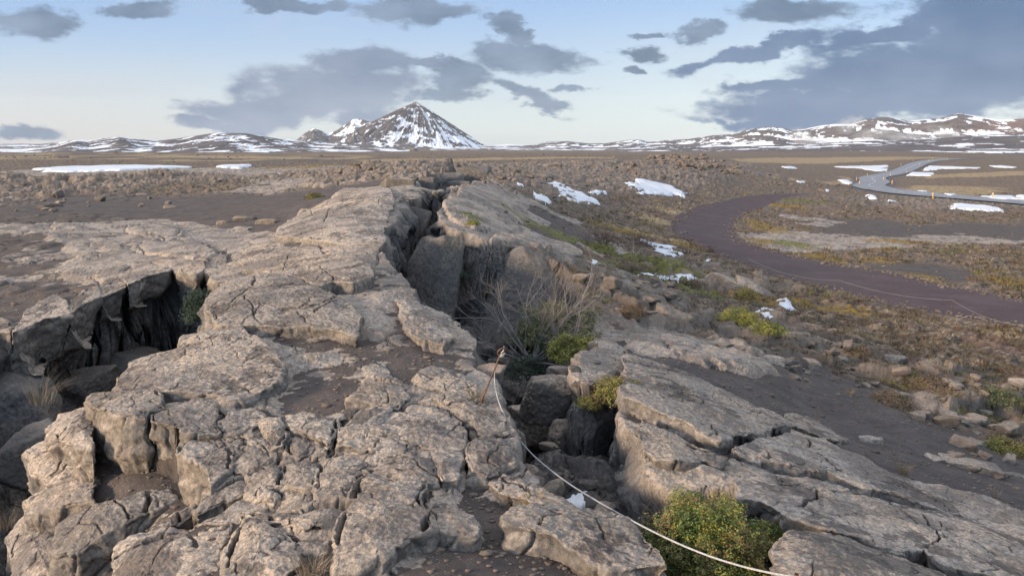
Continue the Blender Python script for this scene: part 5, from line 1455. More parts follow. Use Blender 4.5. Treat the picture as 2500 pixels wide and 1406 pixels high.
am, t, b = new_mat('asphalt')
tc = t.n('ShaderNodeTexCoord'); P = tc.outputs['Object']
c = t.mix(t.ss(t.noise(P, .35, 6, .7), .35, .65), (.17, .18, .20), (.23, .24, .26))
t.t.links.new(c, b.inputs['Base Color']); b.inputs['Roughness'].default_value = .7
pm_, t, b = new_mat('road_paint')
c = t.mix(t.ss(t.noise(t.n('ShaderNodeTexCoord').outputs['Object'], 3, 5, .7), .35, .6), (.62, .62, .6), (.8, .8, .78))
t.t.links.new(c, b.inputs['Base Color'])
road = strip('road', ROADP, ROADZ, -3.9, 3.9, am, .05)
tag(road, kind='structure')
seglen = np.concatenate([[0], np.cumsum(np.hypot(*(ROADP[1:] - ROADP[:-1]).T))])
VB, FB, off = [], [], 0
s_ = 0
while s_ < seglen[-1] - 6:
    ss_ = np.linspace(s_, s_ + 3.2, 4)
    q = np.stack([np.interp(ss_, seglen, ROADP[:, 0]), np.interp(ss_, seglen, ROADP[:, 1])], 1)
    zq = np.interp(ss_, seglen, ROADZ)
    tg = np.gradient(q, axis=0); tg /= np.linalg.norm(tg, axis=1)[:, None]; nr2 = np.stack([tg[:, 1], -tg[:, 0]], 1)
    for w_ in (-.09, .09):
        VB.append(np.concatenate([q + nr2 * w_, (zq + .06)[:, None]], 1))
    a_ = np.arange(3); FB.append(np.stack([a_, a_ + 4, a_ + 5, a_ + 1], 1) + off); off += 8
    near_bend = True
    s_ += 6.5
dash = mesh_obj('road_marking', np.concatenate(VB), np.concatenate(FB), pm_)
tag(dash, kind='structure')


# ------------------------------------------------------------------ simple solids for small things
def tube(name, pts, rad, mat, parent=None, seg=8, closed=False):
    pts = [Vector(p) for p in pts]; n = len(pts)
    rad = [rad] * n if isinstance(rad, (int, float)) else rad
    V = []; up = Vector((0, 0, 1))
    for i, p in enumerate(pts):
        a = pts[max(i - 1, 0)]; c_ = pts[min(i + 1, n - 1)]
        if closed: a = pts[(i - 1) % n]; c_ = pts[(i + 1) % n]
        d = (c_ - a).normalized()
        u = d.cross(up if abs(d.z) < .95 else Vector((1, 0, 0))).normalized(); v = d.cross(u)
        for k in range(seg):
            an = 2 * math.pi * k / seg
            V.append((p + (u * math.cos(an) + v * math.sin(an)) * rad[i])[:])
    F = grid_faces(n + (1 if closed else 0), seg, True)
    if closed: F = F % (n * seg)
    return mesh_obj(name, V, F, mat, parent)


def plain(name, colr, rough=.6, metal=0.0, var=None, scale=8):
    m, t, b = new_mat(name)
    if var:
        P = t.n('ShaderNodeTexCoord').outputs['Object']
        c = t.mix(t.ss(t.noise(P, scale, 6, .7), .38, .62), colr, var)
        t.t.links.new(c, b.inputs['Base Color'])
    else:
        b.inputs['Base Color'].default_value = (*colr, 1)
    b.inputs['Roughness'].default_value = rough; b.inputs['Metallic'].default_value = metal
    return m


M_YEL = plain('yellow_plastic', (.80, .42, .04), .5, var=(.68, .36, .05)); M_REF = plain('reflector', (.75, .72, .65), .25)
M_RUST = plain('rusty_iron', (.17, .10, .07), .8, .3, (.09, .06, .05), 40)
M_ROPE = plain('rope', (.42, .42, .43), .85, 0, (.26, .26, .27), 60)
M_WIRE = plain('old_rope', (.17, .155, .15), .85, 0, (.25, .22, .21), 20)


def box_mesh(sx, sy, sz, z0, bev=.004):
    bm = bmesh.new(); bmesh.ops.create_cube(bm, size=1)
    for v in bm.verts: v.co = (v.co.x * sx, v.co.y * sy, (v.co.z + .5) * sz + z0)
    bmesh.ops.bevel(bm, geom=bm.edges[:], offset=bev, segments=2, affect='EDGES')
    return bm


def post_proto():
    me = []
    for bm, mat, nm in ((box_mesh(.17, .09, .98, 0, .012), M_YEL, 'post_body'), (box_mesh(.176, .096, .16, .76, .006), M_REF, 'reflector')):
        if nm == 'post_body':
            for v in bm.verts:
                if v.co.z > .9: v.co.z += v.co.x * .45       # slanted top
        m_ = bpy.data.meshes.new(nm); bm.to_mesh(m_); bm.free(); m_.materials.append(mat); me.append((nm, m_))
    return me


PM = post_proto()
PP = [(1308, 575, 30, 'yellow roadside post at the near left corner of the asphalt bend'), (1364, 530, 23, 'yellow roadside post behind the one at the near left corner of the bend'), (1383, 558, 25, 'yellow roadside post standing closest to the left edge of the asphalt bend'),
      (1438, 500, 15, 'yellow roadside post where the road first turns uphill'), (1566, 478, 15, 'yellow roadside post on the left of the straight climb, beside the snow streaks'), (1592, 503, 13, 'yellow roadside post on the right of the straight climb, nearest the bend'),
      (1545, 533, 20, 'yellow roadside post at the inner corner of the bend'), (1604, 558, 23, 'yellow roadside post inside the bend beside the dry grass'), (1665, 432, 12, 'yellow roadside post halfway up the left of the climb by a small snow patch'),
      (1703, 482, 14, 'yellow roadside post beside the snow on the right of the climb'), (1790, 432, 10, 'yellow roadside post near the top of the climb on its right'), (1748, 402, 10, 'yellow roadside post near the top of the climb on its left'),
      (1855, 403, 10, 'tiny yellow roadside post where the road levels out'), (1882, 388, 8, 'tiny yellow roadside post before the dry grass on the skyline of the road'), (1980, 390, 8, 'farthest tiny yellow roadside post'),
      (1882, 655, 43, 'largest yellow roadside post, leaning slightly, in front of the asphalt'), (2285, 665, 43, 'yellow roadside post in the snow beyond the asphalt near the right edge')]
for (zx, zy, hpx, lab) in PP:
    px, py = 1600 + zx * .36, 250 + zy * .36
    x, y, z = p2w(px, py)
    e = empty('roadside_post', (x, y, float(gh(x, y)) - .02), random.Random(zx).uniform(-.5, .5))
    s = min(1.25, max(.75, (hpx * .36 * y / FPX) / 1.0))
    e.scale = (max(s, 1) , max(s, 1), s)
    if hpx == 43 and zx == 1882: e.rotation_euler[1] = math.radians(-7)
    tag(e, lab, 'road post', 'yellow posts along the asphalt road')
    for nm, m_ in PM:
        c_ = bpy.data.objects.new(nm, m_); C.objects.link(c_); c_.parent = e

# ------------------------------------------------------------------ near rope on its iron stakes
bx, by, bz = p2w(1157, 998); bz = float(gh(bx, by))
da, db, dc = px_dir(1222, 866); tt = (by - .12) / db
topA = Vector((float(da * tt), float(db * tt), float(CAMZ + dc * tt)))
botA = Vector((bx, by, bz - .12))
st = empty('rope_stake', (bx, by, bz))
tag(st, 'thin rusty iron stake with a bent eye at its top, leaning right on near rock', 'stake', 'iron stakes of the near rope')


def rel(o, pts): return [Vector(p) - o.location for p in pts]


ax_ = (topA - botA).normalized()
tube('rod', rel(st, [botA + (topA - botA) * f for f in np.linspace(0, 1, 8)]), .0085, M_RUST, st)
sidev = Vector((1, .15, 0)).normalized()
loop = [topA + ax_ * .035 + (ax_ * math.cos(a) * .038 + sidev * math.sin(a) * .038) for a in np.linspace(0, 2 * math.pi, 20, endpoint=False)]
tube('eye', rel(st, loop), .008, M_RUST, st, closed=True)
# the second stake stands just below the bottom edge
qb, qc, qd = px_dir(1945, 1400)
tB = (.42 - CAMZ) / qd
topB = Vector((float(qb * tB), float(qc * tB), .42))
sb_ = empty('rope_stake', (topB.x, topB.y, float(gh(topB.x, topB.y))))
tag(sb_, 'rusty stake head just showing at the bottom edge where the near rope ends', 'stake', 'iron stakes of the near rope')
tube('rod', rel(sb_, [topB, Vector((topB.x - .02, topB.y, float(gh(topB.x, topB.y)) - .15))]), .012, M_RUST, sb_)
RP = [(1219, 872), (1207, 895), (1205, 925), (1211, 965), (1224, 1000), (1245, 1040), (1272, 1080), (1305, 1115), (1350, 1152), (1400, 1188), (1450, 1218), (1510, 1253), (1580, 1290), (1650, 1324), (1730, 1357), (1820, 1385), (1900, 1402), (1940, 1408)]
A2 = np.array([topA.x, topA.y]); B2 = np.array([topB.x, topB.y]); nn2 = np.array([B2[1] - A2[1], A2[0] - B2[0]])
rp = []
for (px, py) in RP:
    a, bb, c = px_dir(px, py); tt = (nn2 @ A2) / (nn2[0] * a + nn2[1] * bb)
    rp.append((float(a * tt), float(bb * tt), float(CAMZ + c * tt)))
rp = np.array(rp)
# smooth
d_ = np.concatenate([[0], np.cumsum(np.linalg.norm(rp[1:] - rp[:-1], axis=1))]); s_ = np.linspace(0, d_[-1], 120)
rq = np.stack([np.interp(s_, d_, rp[:, i]) for i in range(3)], 1)
for _ in range(14): rq[1:-1] = (rq[:-2] + 2 * rq[1:-1] + rq[2:]) / 4
ro = tube('rope', rq, .0062, M_ROPE)
tag(ro, 'slack pale grey rope sagging from the rusty stake across the near fissure', 'rope')
kn = []
for a in np.linspace(0, 5 * math.pi, 50):
    kn.append(topA + Vector((.015, -.01, -.005)) + ax_ * (.010 * a / math.pi - .02) + Vector((math.cos(a) * .017, math.sin(a) * .017, 0)))
kn += [topA + Vector((.03, -.02, .05)), topA + Vector((.035, -.02, .085)), topA + Vector((.028, -.02, .09))]
tube('knot', kn, .0065, M_ROPE, ro)

# ------------------------------------------------------------------ far rope along the red path
tops = []
for (px, ty_, by_) in ((1823, 632, 657), (2048, 687, 716), (2322, 735, 769), (2530, 795, 838)):
    x, y, z = p2w(px, by_); zz = float(gh(x, y)); h_ = (by_ - ty_) * y / FPX
    e = empty('path_stake', (x, y, zz))
    nm_ = {1823: 'thin stake at the far end of the rope beside the red path', 2048: 'second thin stake of the rope beside the red path', 2322: 'thin stake where the path rope bends, near the right edge',
           2530: 'thin stake of the path rope beyond the right edge'}[px]
    tag(e, nm_, 'stake', 'stakes of the rope along the red path')
    tube('rod', [(0, 0, -.1), (.0, 0, h_)], .009, M_RUST, e, 6)
    tops.append(Vector((x, y, zz + h_)))
pts = []
for a, b2, sag in zip(tops[:-1], tops[1:], (.26, .16, .2)):
    for f in np.linspace(0, 1, 24)[:-1]:
        p_ = a.lerp(b2, float(f)); p_.z -= sag * 4 * f * (1 - f); pts.append(p_)
pts.append(tops[-1])
ro2 = tube('rope', pts, .006, M_WIRE, seg=6)
tag(ro2, 'thin weathered rope strung low along the near side of the red path', 'rope')

# ------------------------------------------------------------------ snow patches
snm, t, b = new_mat('snow')
P = t.n('ShaderNodeTexCoord').outputs['Object']
c = t.mix(t.ss(t.noise(P, 5, 6, .7), .3, .7), (.66, .69, .74), (.52, .55, .60))
t.t.links.new(c, b.inputs['Base Color']); b.inputs['Roughness'].default_value = .6
c = t.mix(t.ss(t.noise(P, 2.2, 9, .78), .56, .70, 0, .5), c, (.24, .20, .17)); t.t.links.new(c, b.inputs['Base Color'])
bump(t, b, t.noise(P, 12, 6, .7), .4, .03)
b.inputs['Subsurface Weight'].default_value = .0


def snow(poly, label, seed, drop=0.0, thick=None):
    poly = np.array(poly, float)
    # finer outline with a ragged edge
    cx, cy = poly.mean(0)
    Wd = np.array([p2w(p[0], p[1], -drop)[:2] for p in poly])
    x0, y0 = Wd.min(0); x1, y1 = Wd.max(0)
    c0 = Wd.mean(0); r0 = math.hypot(*c0)
    px_ = r0 / 804
    rx = np.clip((x1 - x0) * .06, px_ * .5, .5); ry = np.clip((y1 - y0) * .06, px_ * .5, 6)
    nx = int(np.clip((x1 - x0 + 2 * rx) / (px_ * .45), 30, 260)); ny = int(np.clip((y1 - y0 + 2 * ry) / (px_ * 1.2), 24, 200))
    gx_, gy_ = np.meshgrid(np.linspace(x0 - rx, x1 + rx, nx), np.linspace(y0 - ry, y1 + ry, ny))
    X = gx_.ravel(); Y = gy_.ravel()
    f = 6 / max(x1 - x0, .2); fy = 6 / max(y1 - y0, .2)
    d = poly_sd(X + rx * 1.3 * fbm2(X * f, Y * fy, seed, 4), Y + ry * .9 * fbm2(X * f + 9, Y * fy, seed + 1, 4), Wd, 50)
    sc_ = max(rx, .02)
    th = thick if thick is not None else float(np.clip(r0 * .0026, .05, .32))
    if drop > 0:
        base = np.full(len(X), np.median(gh(Wd[:, 0], Wd[:, 1]))) + .05 + .015 * fbm2(X * 3, Y * 3, seed + 4, 2) + .1 * (gh(X, Y) - np.median(gh(Wd[:, 0], Wd[:, 1])))
    else:
        base = gh(X, Y)
        B = base.reshape(ny, nx)
        for _ in range(70):
            B[1:-1, 1:-1] = (B[:-2, 1:-1] + B[2:, 1:-1] + B[1:-1, :-2] + B[1:-1, 2:]) / 4
        base = B.ravel()
    Z = base + th * (sst(d, -sc_ * .3, sc_ * 1.2) * 1.25 - .35)
    Fq = grid_faces(ny, nx)
    keep = (d[Fq] > -sc_ * .8).all(1)
    Fq = Fq[keep]
    if len(Fq) == 0: return
    used = np.unique(Fq); mp = np.full(len(X), -1); mp[used] = np.arange(len(used))
    cz = float(Z[used].mean())
    V = np.stack([X - c0[0], Y - c0[1], Z - cz], -1)[used]
    o = mesh_obj('snow_patch', V, mp[Fq], snm, loc=(c0[0], c0[1], cz))
    tag(o, label, 'snow patch', 'old snow patches')


def q2(l): return [(800 + a * .36, 350 + b_ * .36) for a, b_ in l]
def q3(l): return [(1600 + a * .36, 250 + b_ * .36) for a, b_ in l]


SN = [
    (q2([(1470, 275), (1590, 280), (1640, 320), (1760, 365), (1840, 402), (1810, 422), (1660, 420), (1620, 400), (1560, 350), (1550, 320)]), 'wedge-shaped snow patch on the slope right of the main fissure'),
    (q2([(1760, 343), (1890, 335), (1895, 350), (1790, 360)]), 'thin snow strip touching the right end of the wedge-shaped patch'),
    (q2([(2025, 290), (2060, 255), (2160, 255), (2340, 300), (2445, 345), (2380, 355), (2130, 358), (2090, 345), (2160, 330), (2040, 328)]), 'broad snow patch below the rocky mound'),
    (q2([(1390, 355), (1450, 370), (1515, 410), (1480, 415), (1400, 375)]), 'narrow slanting snow strip left of the wedge-shaped patch'),
    (q2([(1278, 290), (1325, 298), (1330, 322), (1300, 320)]), 'smallest snow scrap by the far end of the fissure'),
    (q2([(2115, 655), (2180, 680), (2280, 700), (2385, 710), (2330, 722), (2200, 705), (2130, 675)]), 'upper snow strip beside the reddish thicket'),
    (q2([(2200, 715), (2330, 725), (2415, 752), (2350, 778), (2300, 770), (2220, 740)]), 'lower snow strip beside the reddish thicket'),
    (q2([(2105, 900), (2160, 885), (2300, 900), (2500, 925), (2500, 940), (2340, 965), (2280, 940), (2200, 915), (2130, 915)]), 'ragged snow patch behind the rubble heap'),
    (q2([(1785, 800), (1835, 818), (1832, 845), (1790, 855)]), 'tiny snow fleck above the rubble heap'),
    ([(1838, 768), (1870, 761), (1905, 765), (1892, 783), (1850, 784)], 'small snow patch right of the yellow-green shrub'),
    ([(1895, 740), (1920, 737), (1938, 756), (1908, 758)], 'snow scrap just above the small patch by the yellow-green shrub'),
    ([(70, 417), (130, 410), (330, 406), (470, 409), (440, 412), (300, 418), (150, 421)], 'long thin snow streak on the plain at the far left'),
    ([(525, 408), (560, 405), (615, 407), (590, 413), (545, 413)], 'short snow streak right of the long streak on the left plain'),
    (q3([(1990, 712), (2050, 708), (2350, 735), (2370, 745), (2200, 742), (2010, 735)]), 'snow strip below the asphalt road near the right edge'),
    (q3([(2200, 655), (2280, 640), (2380, 638), (2520, 670), (2520, 682), (2300, 668)]), 'snow patch beyond the asphalt at the right edge, around a yellow post'),
    (q3([(1210, 438), (1440, 432), (1570, 430), (1580, 440), (1520, 452), (1580, 455), (1560, 470), (1500, 470), (1400, 450), (1250, 442)]), 'layered snow streaks left of the climbing road'),
    (q3([(1700, 500), (1740, 478), (1880, 480), (1890, 490), (1850, 500)]), 'snow patch at the inside of the climbing road'),
    (q3([(1810, 465), (1850, 435), (2010, 438), (2200, 445), (2190, 452), (1950, 450), (1870, 464)]), 'long snow streak right of the climbing road'),
    (q3([(2270, 432), (2350, 430), (2450, 440), (2430, 446), (2290, 438)]), 'thin snow streak near the right edge beyond the long one'),
    (q3([(850, 438), (930, 437), (960, 448), (900, 451)]), 'small snow streak alone on the heath left of the climbing road'),
    (q3([(1240, 530), (1300, 526), (1340, 550), (1300, 556)]), 'snow patch at the left foot of the asphalt bend'),
    (q3([(1148, 597), (1182, 597), (1165, 612)]), 'snow speck beside the dark lava hump'),
    (q3([(1430, 635), (1480, 640), (1512, 658), (1450, 652)]), 'snow patch under the near edge of the asphalt bend'),
    (q3([(328, 1082), (380, 1082), (362, 1094)]), 'snow speck at the near edge of the red path'),
    (q3([(945, 541), (1020, 545), (980, 553)]), 'snow speck left of the asphalt bend'),
    (q3([(1570, 672), (1640, 675), (1600, 684)]), 'snow speck in front of the asphalt road'),
    (q3([(1780, 618), (1840, 620), (1820, 628)]), 'snow speck on the far verge of the asphalt road'),
    (q3([(1950, 638), (2050, 643), (2000, 648)]), 'thin snow line on the far verge of the asphalt road'),
    (q3([(2440, 640), (2520, 640), (2520, 652), (2460, 650)]), 'upper snow scrap at the right edge beyond the asphalt'),
]
for i, (pl, lab) in enumerate(SN): snow(pl, lab, 700 + i * 7)
snow([(1362, 1222), (1400, 1200), (1438, 1190), (1430, 1230), (1405, 1260), (1378, 1242)], 'bluish old snow lying at the bottom of the near fissure', 990, drop=.62, thick=.05)
snow([(1612, 1386), (1645, 1376), (1652, 1392), (1620, 1398)], 'little snow lump under the big green shrub at the bottom edge', 995, drop=.5, thick=.06)

# ------------------------------------------------------------------ plants
lm_, t, b = new_mat('leaves')
a_ = t.n('ShaderNodeAttribute', attribute_name='col')
P = t.n('ShaderNodeTexCoord').outputs['Object']
c = t.mix(t.m('MULTIPLY', t.ss(t.noise(P, 30, 3, .6), .4, .6), .25), a_.outputs['Color'], (.03, .03, .02))
t.t.links.new(c, b.inputs['Base Color']); b.inputs['Roughness'].default_value = .55
LEAF = lm_
PAL = {
    'mixed': [(.09, .125, .03), (.065, .10, .035), (.21, .18, .03), (.06, .09, .03), (.16, .085, .04), (.12, .15, .05), (.20, .19, .05)],
    'olive': [(.14, .14, .04), (.19, .16, .04), (.10, .10, .035), (.15, .10, .05)],
    'juniper': [(.08, .095, .04), (.11, .12, .05), (.14, .14, .06), (.06, .07, .035)],
    'dark': [(.04, .065, .045), (.055, .085, .06), (.03, .05, .035)],
    'yellow': [(.24, .22, .045), (.17, .17, .04), (.11, .12, .035)],
    'brown': [(.10, .06, .035), (.14, .085, .05), (.17, .13, .08), (.07, .05, .035)],
    'heather': [(.12, .075, .05), (.17, .12, .075), (.09, .06, .045), (.10, .10, .04)],
    'birch': [(.40, .37, .35), (.34, .31, .29), (.27, .24, .23), (.22, .19, .18)],
    'red': [(.15, .085, .08), (.20, .13, .12), (.12, .08, .075)],
    'straw': [(.42, .30, .15), (.34, .25, .14), (.24, .17, .10)],
    'pale': [(.32, .26, .19), (.25, .20, .15), (.18, .14, .10)],
}


def colattr_obj(o, cols):
    a = o.data.color_attributes.new('col', 'FLOAT_COLOR', 'POINT')
    a.data.foreach_set('color', np.concatenate([cols, np.ones((len(cols), 1))], 1).astype(np.float32).ravel())


def leaf_cloud(rg, n, R, leaf, pal, lumps=3.0, thick=.45, flat=False):
    """n small leaves through the outer part of a lumpy cushion with half-axes R"""
    D_ = rg.normal(size=(n, 3)); D_ /= np.linalg.norm(D_, axis=1)[:, None]; D_[:, 2] = np.abs(D_[:, 2]) * (1 if not flat else .6) - .12
    R = np.array(R)
    sd_ = int(rg.integers(0, 9999))
    lump = 1 + .30 * fbm3(D_ * lumps, 1.0, sd_, 3) + .10 * fbm3(D_ * lumps, 3.4, sd_ + 2, 2)
    rr = lump * (1 - thick * rg.uniform(0, 1, n) ** 1.8)
    Pc = D_ * R * rr[:, None]
    # little rosettes: leaves of a group share a centre
    g_ = max(1, n // 5); ctr = Pc[:g_]; Pc = ctr[rg.integers(0, g_, n)] + rg.normal(0, leaf * .9, (n, 3))
    N_ = rg.normal(0, .75, (n, 3)) + np.array([0, 0, .9]) + Pc / R * .6; N_ /= np.linalg.norm(N_, axis=1)[:, None]
    A_ = np.cross(N_, rg.normal(size=(n, 3))); A_ /= np.linalg.norm(A_, axis=1)[:, None]; B_ = np.cross(N_, A_)
    L = (leaf * rg.uniform(.6, 1.3, n))[:, None]
    V = np.stack([Pc - A_ * L * .9, Pc + B_ * L * .42 + N_ * L * .12, Pc + A_ * L * .9, Pc - B_ * L * .42 + N_ * L * .12], 1).reshape(-1, 3)
    F = np.arange(4 * n).reshape(-1, 4)
    pal = np.array(pal)
    kq = np.clip(((vn3(Pc[:, 0] / R[0] * 2.6 + 3, Pc[:, 1] / R[1] * 2.6, Pc[:, 2] / R[2] * 1.4, sd_ + 7) * .5 + .5) * 1.3 - .15 + rg.normal(0, .13, n)), 0, .999)
    col = pal[(kq * len(pal)).astype(int)] * rg.uniform(.65, 1.3, (n, 1))
    return V, F, np.repeat(col, 4, 0)


def branches(rg, base, dirs, length, rad, levels, pal, kids=(3, 5), spread=.6, bend=.25, droop=0.0, segs=4):
    """forking twigs as thin three-sided tubes"""
    Vs, Fs, Cs = [], [], []
    off = 0
    pal = np.array(pal)
    stack = [(np.array(base, float), np.array(d, float), length * rg.uniform(.7, 1.15), rad, 0) for d in dirs]
    while stack:
        p, d, L, r, lv = stack.pop()
        d = d / np.linalg.norm(d)
        pts = [p]; dd = d.copy(); dirs_ = [d]
        for _ in range(segs):
            dd = dd + rg.normal(0, bend, 3) * .5 + np.array([0, 0, -droop * lv]); dd /= np.linalg.norm(dd)
            pts.append(pts[-1] + dd * L / segs); dirs_.append(dd)
        pts = np.array(pts)
        u = np.cross(d, [0.3, .2, 1.0]); u /= np.linalg.norm(u); v = np.cross(d, u)
        rads = np.linspace(r, r * .55, len(pts))
        ang = np.array([0, 2.094, 4.188])
        ring = (u[None] * np.cos(ang)[:, None] + v[None] * np.sin(ang)[:, None])
        V = pts[:, None, :] + ring[None] * rads[:, None, None]
        Vs.append(V.reshape(-1, 3)); Fs.append(grid_faces(len(pts), 3, True) + off); off += len(pts) * 3
        cc = pal[min(lv, len(pal) - 1)] * rg.uniform(.8, 1.2)
        Cs.append(np.repeat(cc[None], len(pts) * 3, 0))
        if lv < levels:
            for _ in range(rg.integers(kids[0], kids[1] + 1)):
                k = rg.integers(1, len(pts))
                nd = dirs_[k] + rg.normal(0, spread, 3); nd[2] += .12
                stack.append((pts[k], nd, L * rg.uniform(.45, .8), r * .58, lv + 1))
    return np.concatenate(Vs), np.concatenate(Fs), np.concatenate(Cs)


def grass_blades(rg, n, h, spread, pal, lean=.5, wd=.0022):
    Vs = []
    a = rg.uniform(0, 6.28, n); r0 = rg.uniform(0, 1, n) ** .7 * spread
    bx_ = np.cos(a) * r0; by_ = np.sin(a) * r0
    la = a + rg.normal(0, .7, n); ln = rg.uniform(.1, 1, n) * lean; hh = h * rg.uniform(.45, 1.1, n)
    V = []
    px_ = -np.sin(la + 1.0); py_ = np.cos(la + 1.0)
    for k, f in enumerate((0, .35, .7, 1.0)):
        x = bx_ + np.cos(la) * hh * ln * f ** 2; y = by_ + np.sin(la) * hh * ln * f ** 2; z = hh * f * (1 - .35 * ln * f)
        w_ = wd * (1 - f * .85)
        V.append(np.stack([x - px_ * w_, y - py_ * w_, z], -1)); V.append(np.stack([x + px_ * w_, y + py_ * w_, z], -1))
    V = np.stack(V, 1)                                     # n,8,3
    idx = np.arange(n)[:, None, None] * 8
    F = (idx + np.array([[0, 1, 3, 2], [2, 3, 5, 4], [4, 5, 7, 6]])[None]).reshape(-1, 4)
    pal = np.array(pal); col = pal[rg.integers(0, len(pal), n)] * rg.uniform(.75, 1.2, (n, 1))
    return V.reshape(-1, 3), F, np.repeat(col, 8, 0)


def plant_at(px, py, wpx, hpx, drop=0.0):
    x, y, z = p2w(px, py + hpx * .4, -drop)
    dist = y * cp - (z - CAMZ) * sp_
    if drop == 0: z = float(gh(x, y))
    return x, y, z, wpx * dist / FPX, hpx * dist / FPX


SHRUB = [  # name, px, py, w, h, drop, palette, leaf, count, label
    ('evergreen_shrub', 1715, 1250, 310, 270, .22, 'mixed', .011, 52000, 'big cushion of evergreen dwarf shrub, green with ochre tips, beside the near rope'),
    ('evergreen_shrub', 1870, 1290, 120, 90, .22, 'mixed', .010, 9000, 'right arm of evergreen dwarf shrub creeping over the slab edge'),
    ('evergreen_shrub', 1690, 1160, 130, 60, .22, 'mixed', .010, 8000, 'dark green sprig above the big evergreen cushion'),
    ('evergreen_shrub', 1508, 935, 135, 66, .06, 'olive', .012, 9000, 'small yellow-green shrub on the lip of the near fissure'),
    ('evergreen_shrub', 1440, 972, 70, 36, .25, 'olive', .011, 3500, 'trailing end of the small yellow-green shrub on the lip'),
    ('juniper_bush', 1800, 788, 118, 66, 0, 'yellow', .016, 12000, 'rounded yellow-green juniper bush beside the small snow patch'),
    ('juniper_bush', 1872, 832, 90, 36, 0, 'yellow', .016, 6000, 'low yellow-green juniper creeping right of the rounded one'),
    ('juniper_bush', 1355, 765, 240, 150, .35, 'juniper', .02, 26000, 'wide green juniper behind the bare birch in the main fissure'),
    ('juniper_bush', 1400, 828, 150, 90, .3, 'yellow', .018, 12000, 'yellow-green juniper at the right foot of the bare birch'),
    ('juniper_bush', 1285, 880, 130, 90, 1.0, 'dark', .016, 8000, 'dark green juniper low in the fissure behind the rope stake'),
    ('spruce_shrub', 486, 725, 92, 120, .55, 'dark', .016, 14000, 'dark green spruce shrub growing out of the left fissure'),
    ('heath_shrub', 1540, 768, 84, 52, 0, 'brown', .014, 5000, 'brown heather cushion over the foot of the rubble heap'),
    ('heath_shrub', 2185, 915, 150, 40, 0, 'olive', .016, 8000, 'green heath clump among the stones right of the stony strip'),
    ('heath_shrub', 2175, 958, 110, 50, 0, 'heather', .015, 5000, 'brown and olive clump below the green heath clump'),
    ('heath_shrub', 2290, 960, 130, 44, 0, 'brown', .015, 5000, 'rust-brown heath patch between the stones at the right'),
    ('heath_shrub', 2430, 990, 110, 44, 0, 'juniper', .016, 6000, 'green shrub clump at the right edge above the long brown boulder'),
    ('heath_shrub', 2460, 1075, 110, 50, 0, 'olive', .015, 6000, 'olive clump at the right edge beside the angular tan slab'),
    ('heath_shrub', 2100, 870, 60, 44, 0, 'heather', .015, 3000, 'small heather clump behind the leaning grey boulder'),
    ('heath_shrub', 1820, 722, 60, 50, 0, 'olive', .02, 3500, 'moss cushion on the slab beside the red path'),
    ('heath_shrub', 1690, 690, 60, 30, 0, 'heather', .02, 2500, 'brown heath cushion near the ragged snow patch'),
    ('heath_shrub', 1590, 655, 90, 26, 0, 'olive', .022, 3500, 'dull green cushion between the dead white trunk and the snow'),
    ('heath_shrub', 1450, 606, 110, 22, 0, 'yellow', .024, 4000, 'yellow-green cushion on the slope left of the reddish thicket'),
    ('heath_shrub', 768, 474, 46, 20, 0, 'olive', .04, 2500, 'lone olive bush at the far edge of the sand plain'),
    ('heath_shrub', 1155, 541, 36, 18, -.1, 'yellow', .02, 2000, 'bright moss tuft on the right lip of the main fissure'),
    ('heath_shrub', 1120, 664, 50, 22, .9, 'dark', .02, 2000, 'green moss pad deep in the main fissure beside the leaning slab'),
]
for i, (nm, px, py, wpx, hpx, drop, pal, leaf, cnt, lab) in enumerate(SHRUB):
    rg = np.random.default_rng(3000 + i)
    x, y, z, W_, H_ = plant_at(px, py, wpx, hpx, drop)
    e = empty(nm, (x, y, z)); tag(e, lab, 'shrub')
    V, F, col = leaf_cloud(rg, cnt, (W_ * .46, W_ * .46 if hpx > wpx * .5 else W_ * .6, max(H_ * .62, W_ * .16)), leaf, PAL[pal], thick=.5)
    f_ = mesh_obj('foliage', V, F, LEAF, e, smooth=False); colattr_obj(f_, np.clip(col * (1.0 if pal == 'dark' else 1.45), 0, .8))
    dirs = [np.array([math.cos(a) * .8, math.sin(a) * .8, .6]) for a in rg.uniform(0, 6.28, 9)]
    V, F, col = branches(rg, (0, 0, -.02), dirs, W_ * .36, max(.004, W_ * .006), 2, [(.10, .075, .06), (.09, .065, .05)], (2, 3), .5)
    s_ = mesh_obj('stem', V, F, LEAF, e, smooth=False); colattr_obj(s_, col)

BARE = [  # name px py(base) width, height, drop, palette, base radius, levels, label
    ('bare_birch', 1300, 880, 330, 260, .75, 'birch', .016, 4, 46, 'leafless grey birch with fanned twigs growing out of the main fissure behind the stake'),
    ('bare_birch', 1190, 830, 120, 90, .9, 'birch', .008, 3, 12, 'low leafless shoots left of the birch at the fissure wall'),
    ('bare_thicket', 1470, 610, 140, 66, 0, 'red', .01, 3, 26, 'reddish leafless thicket on the slope left of the dead white trunk'),
    ('bare_thicket', 1560, 605, 130, 56, 0, 'red', .01, 3, 26, 'reddish leafless thicket above the dead white trunk'),
    ('bare_thicket', 1530, 670, 130, 44, 0, 'pale', .01, 3, 26, 'brown leafless thicket below the dead white trunk'),
    ('bare_thicket', 1735, 618, 50, 24, 0, 'red', .008, 3, 14, 'small reddish twiggy bush at the near edge of the red path'),
    ('bare_thicket', 2490, 980, 60, 80, 0, 'red', .006, 3, 16, 'reddish twiggy bush cut by the right edge'),
    ('bare_thicket', 2450, 1010, 80, 40, 0, 'birch', .006, 3, 10, 'silver-barked creeping birch near the right edge'),
]
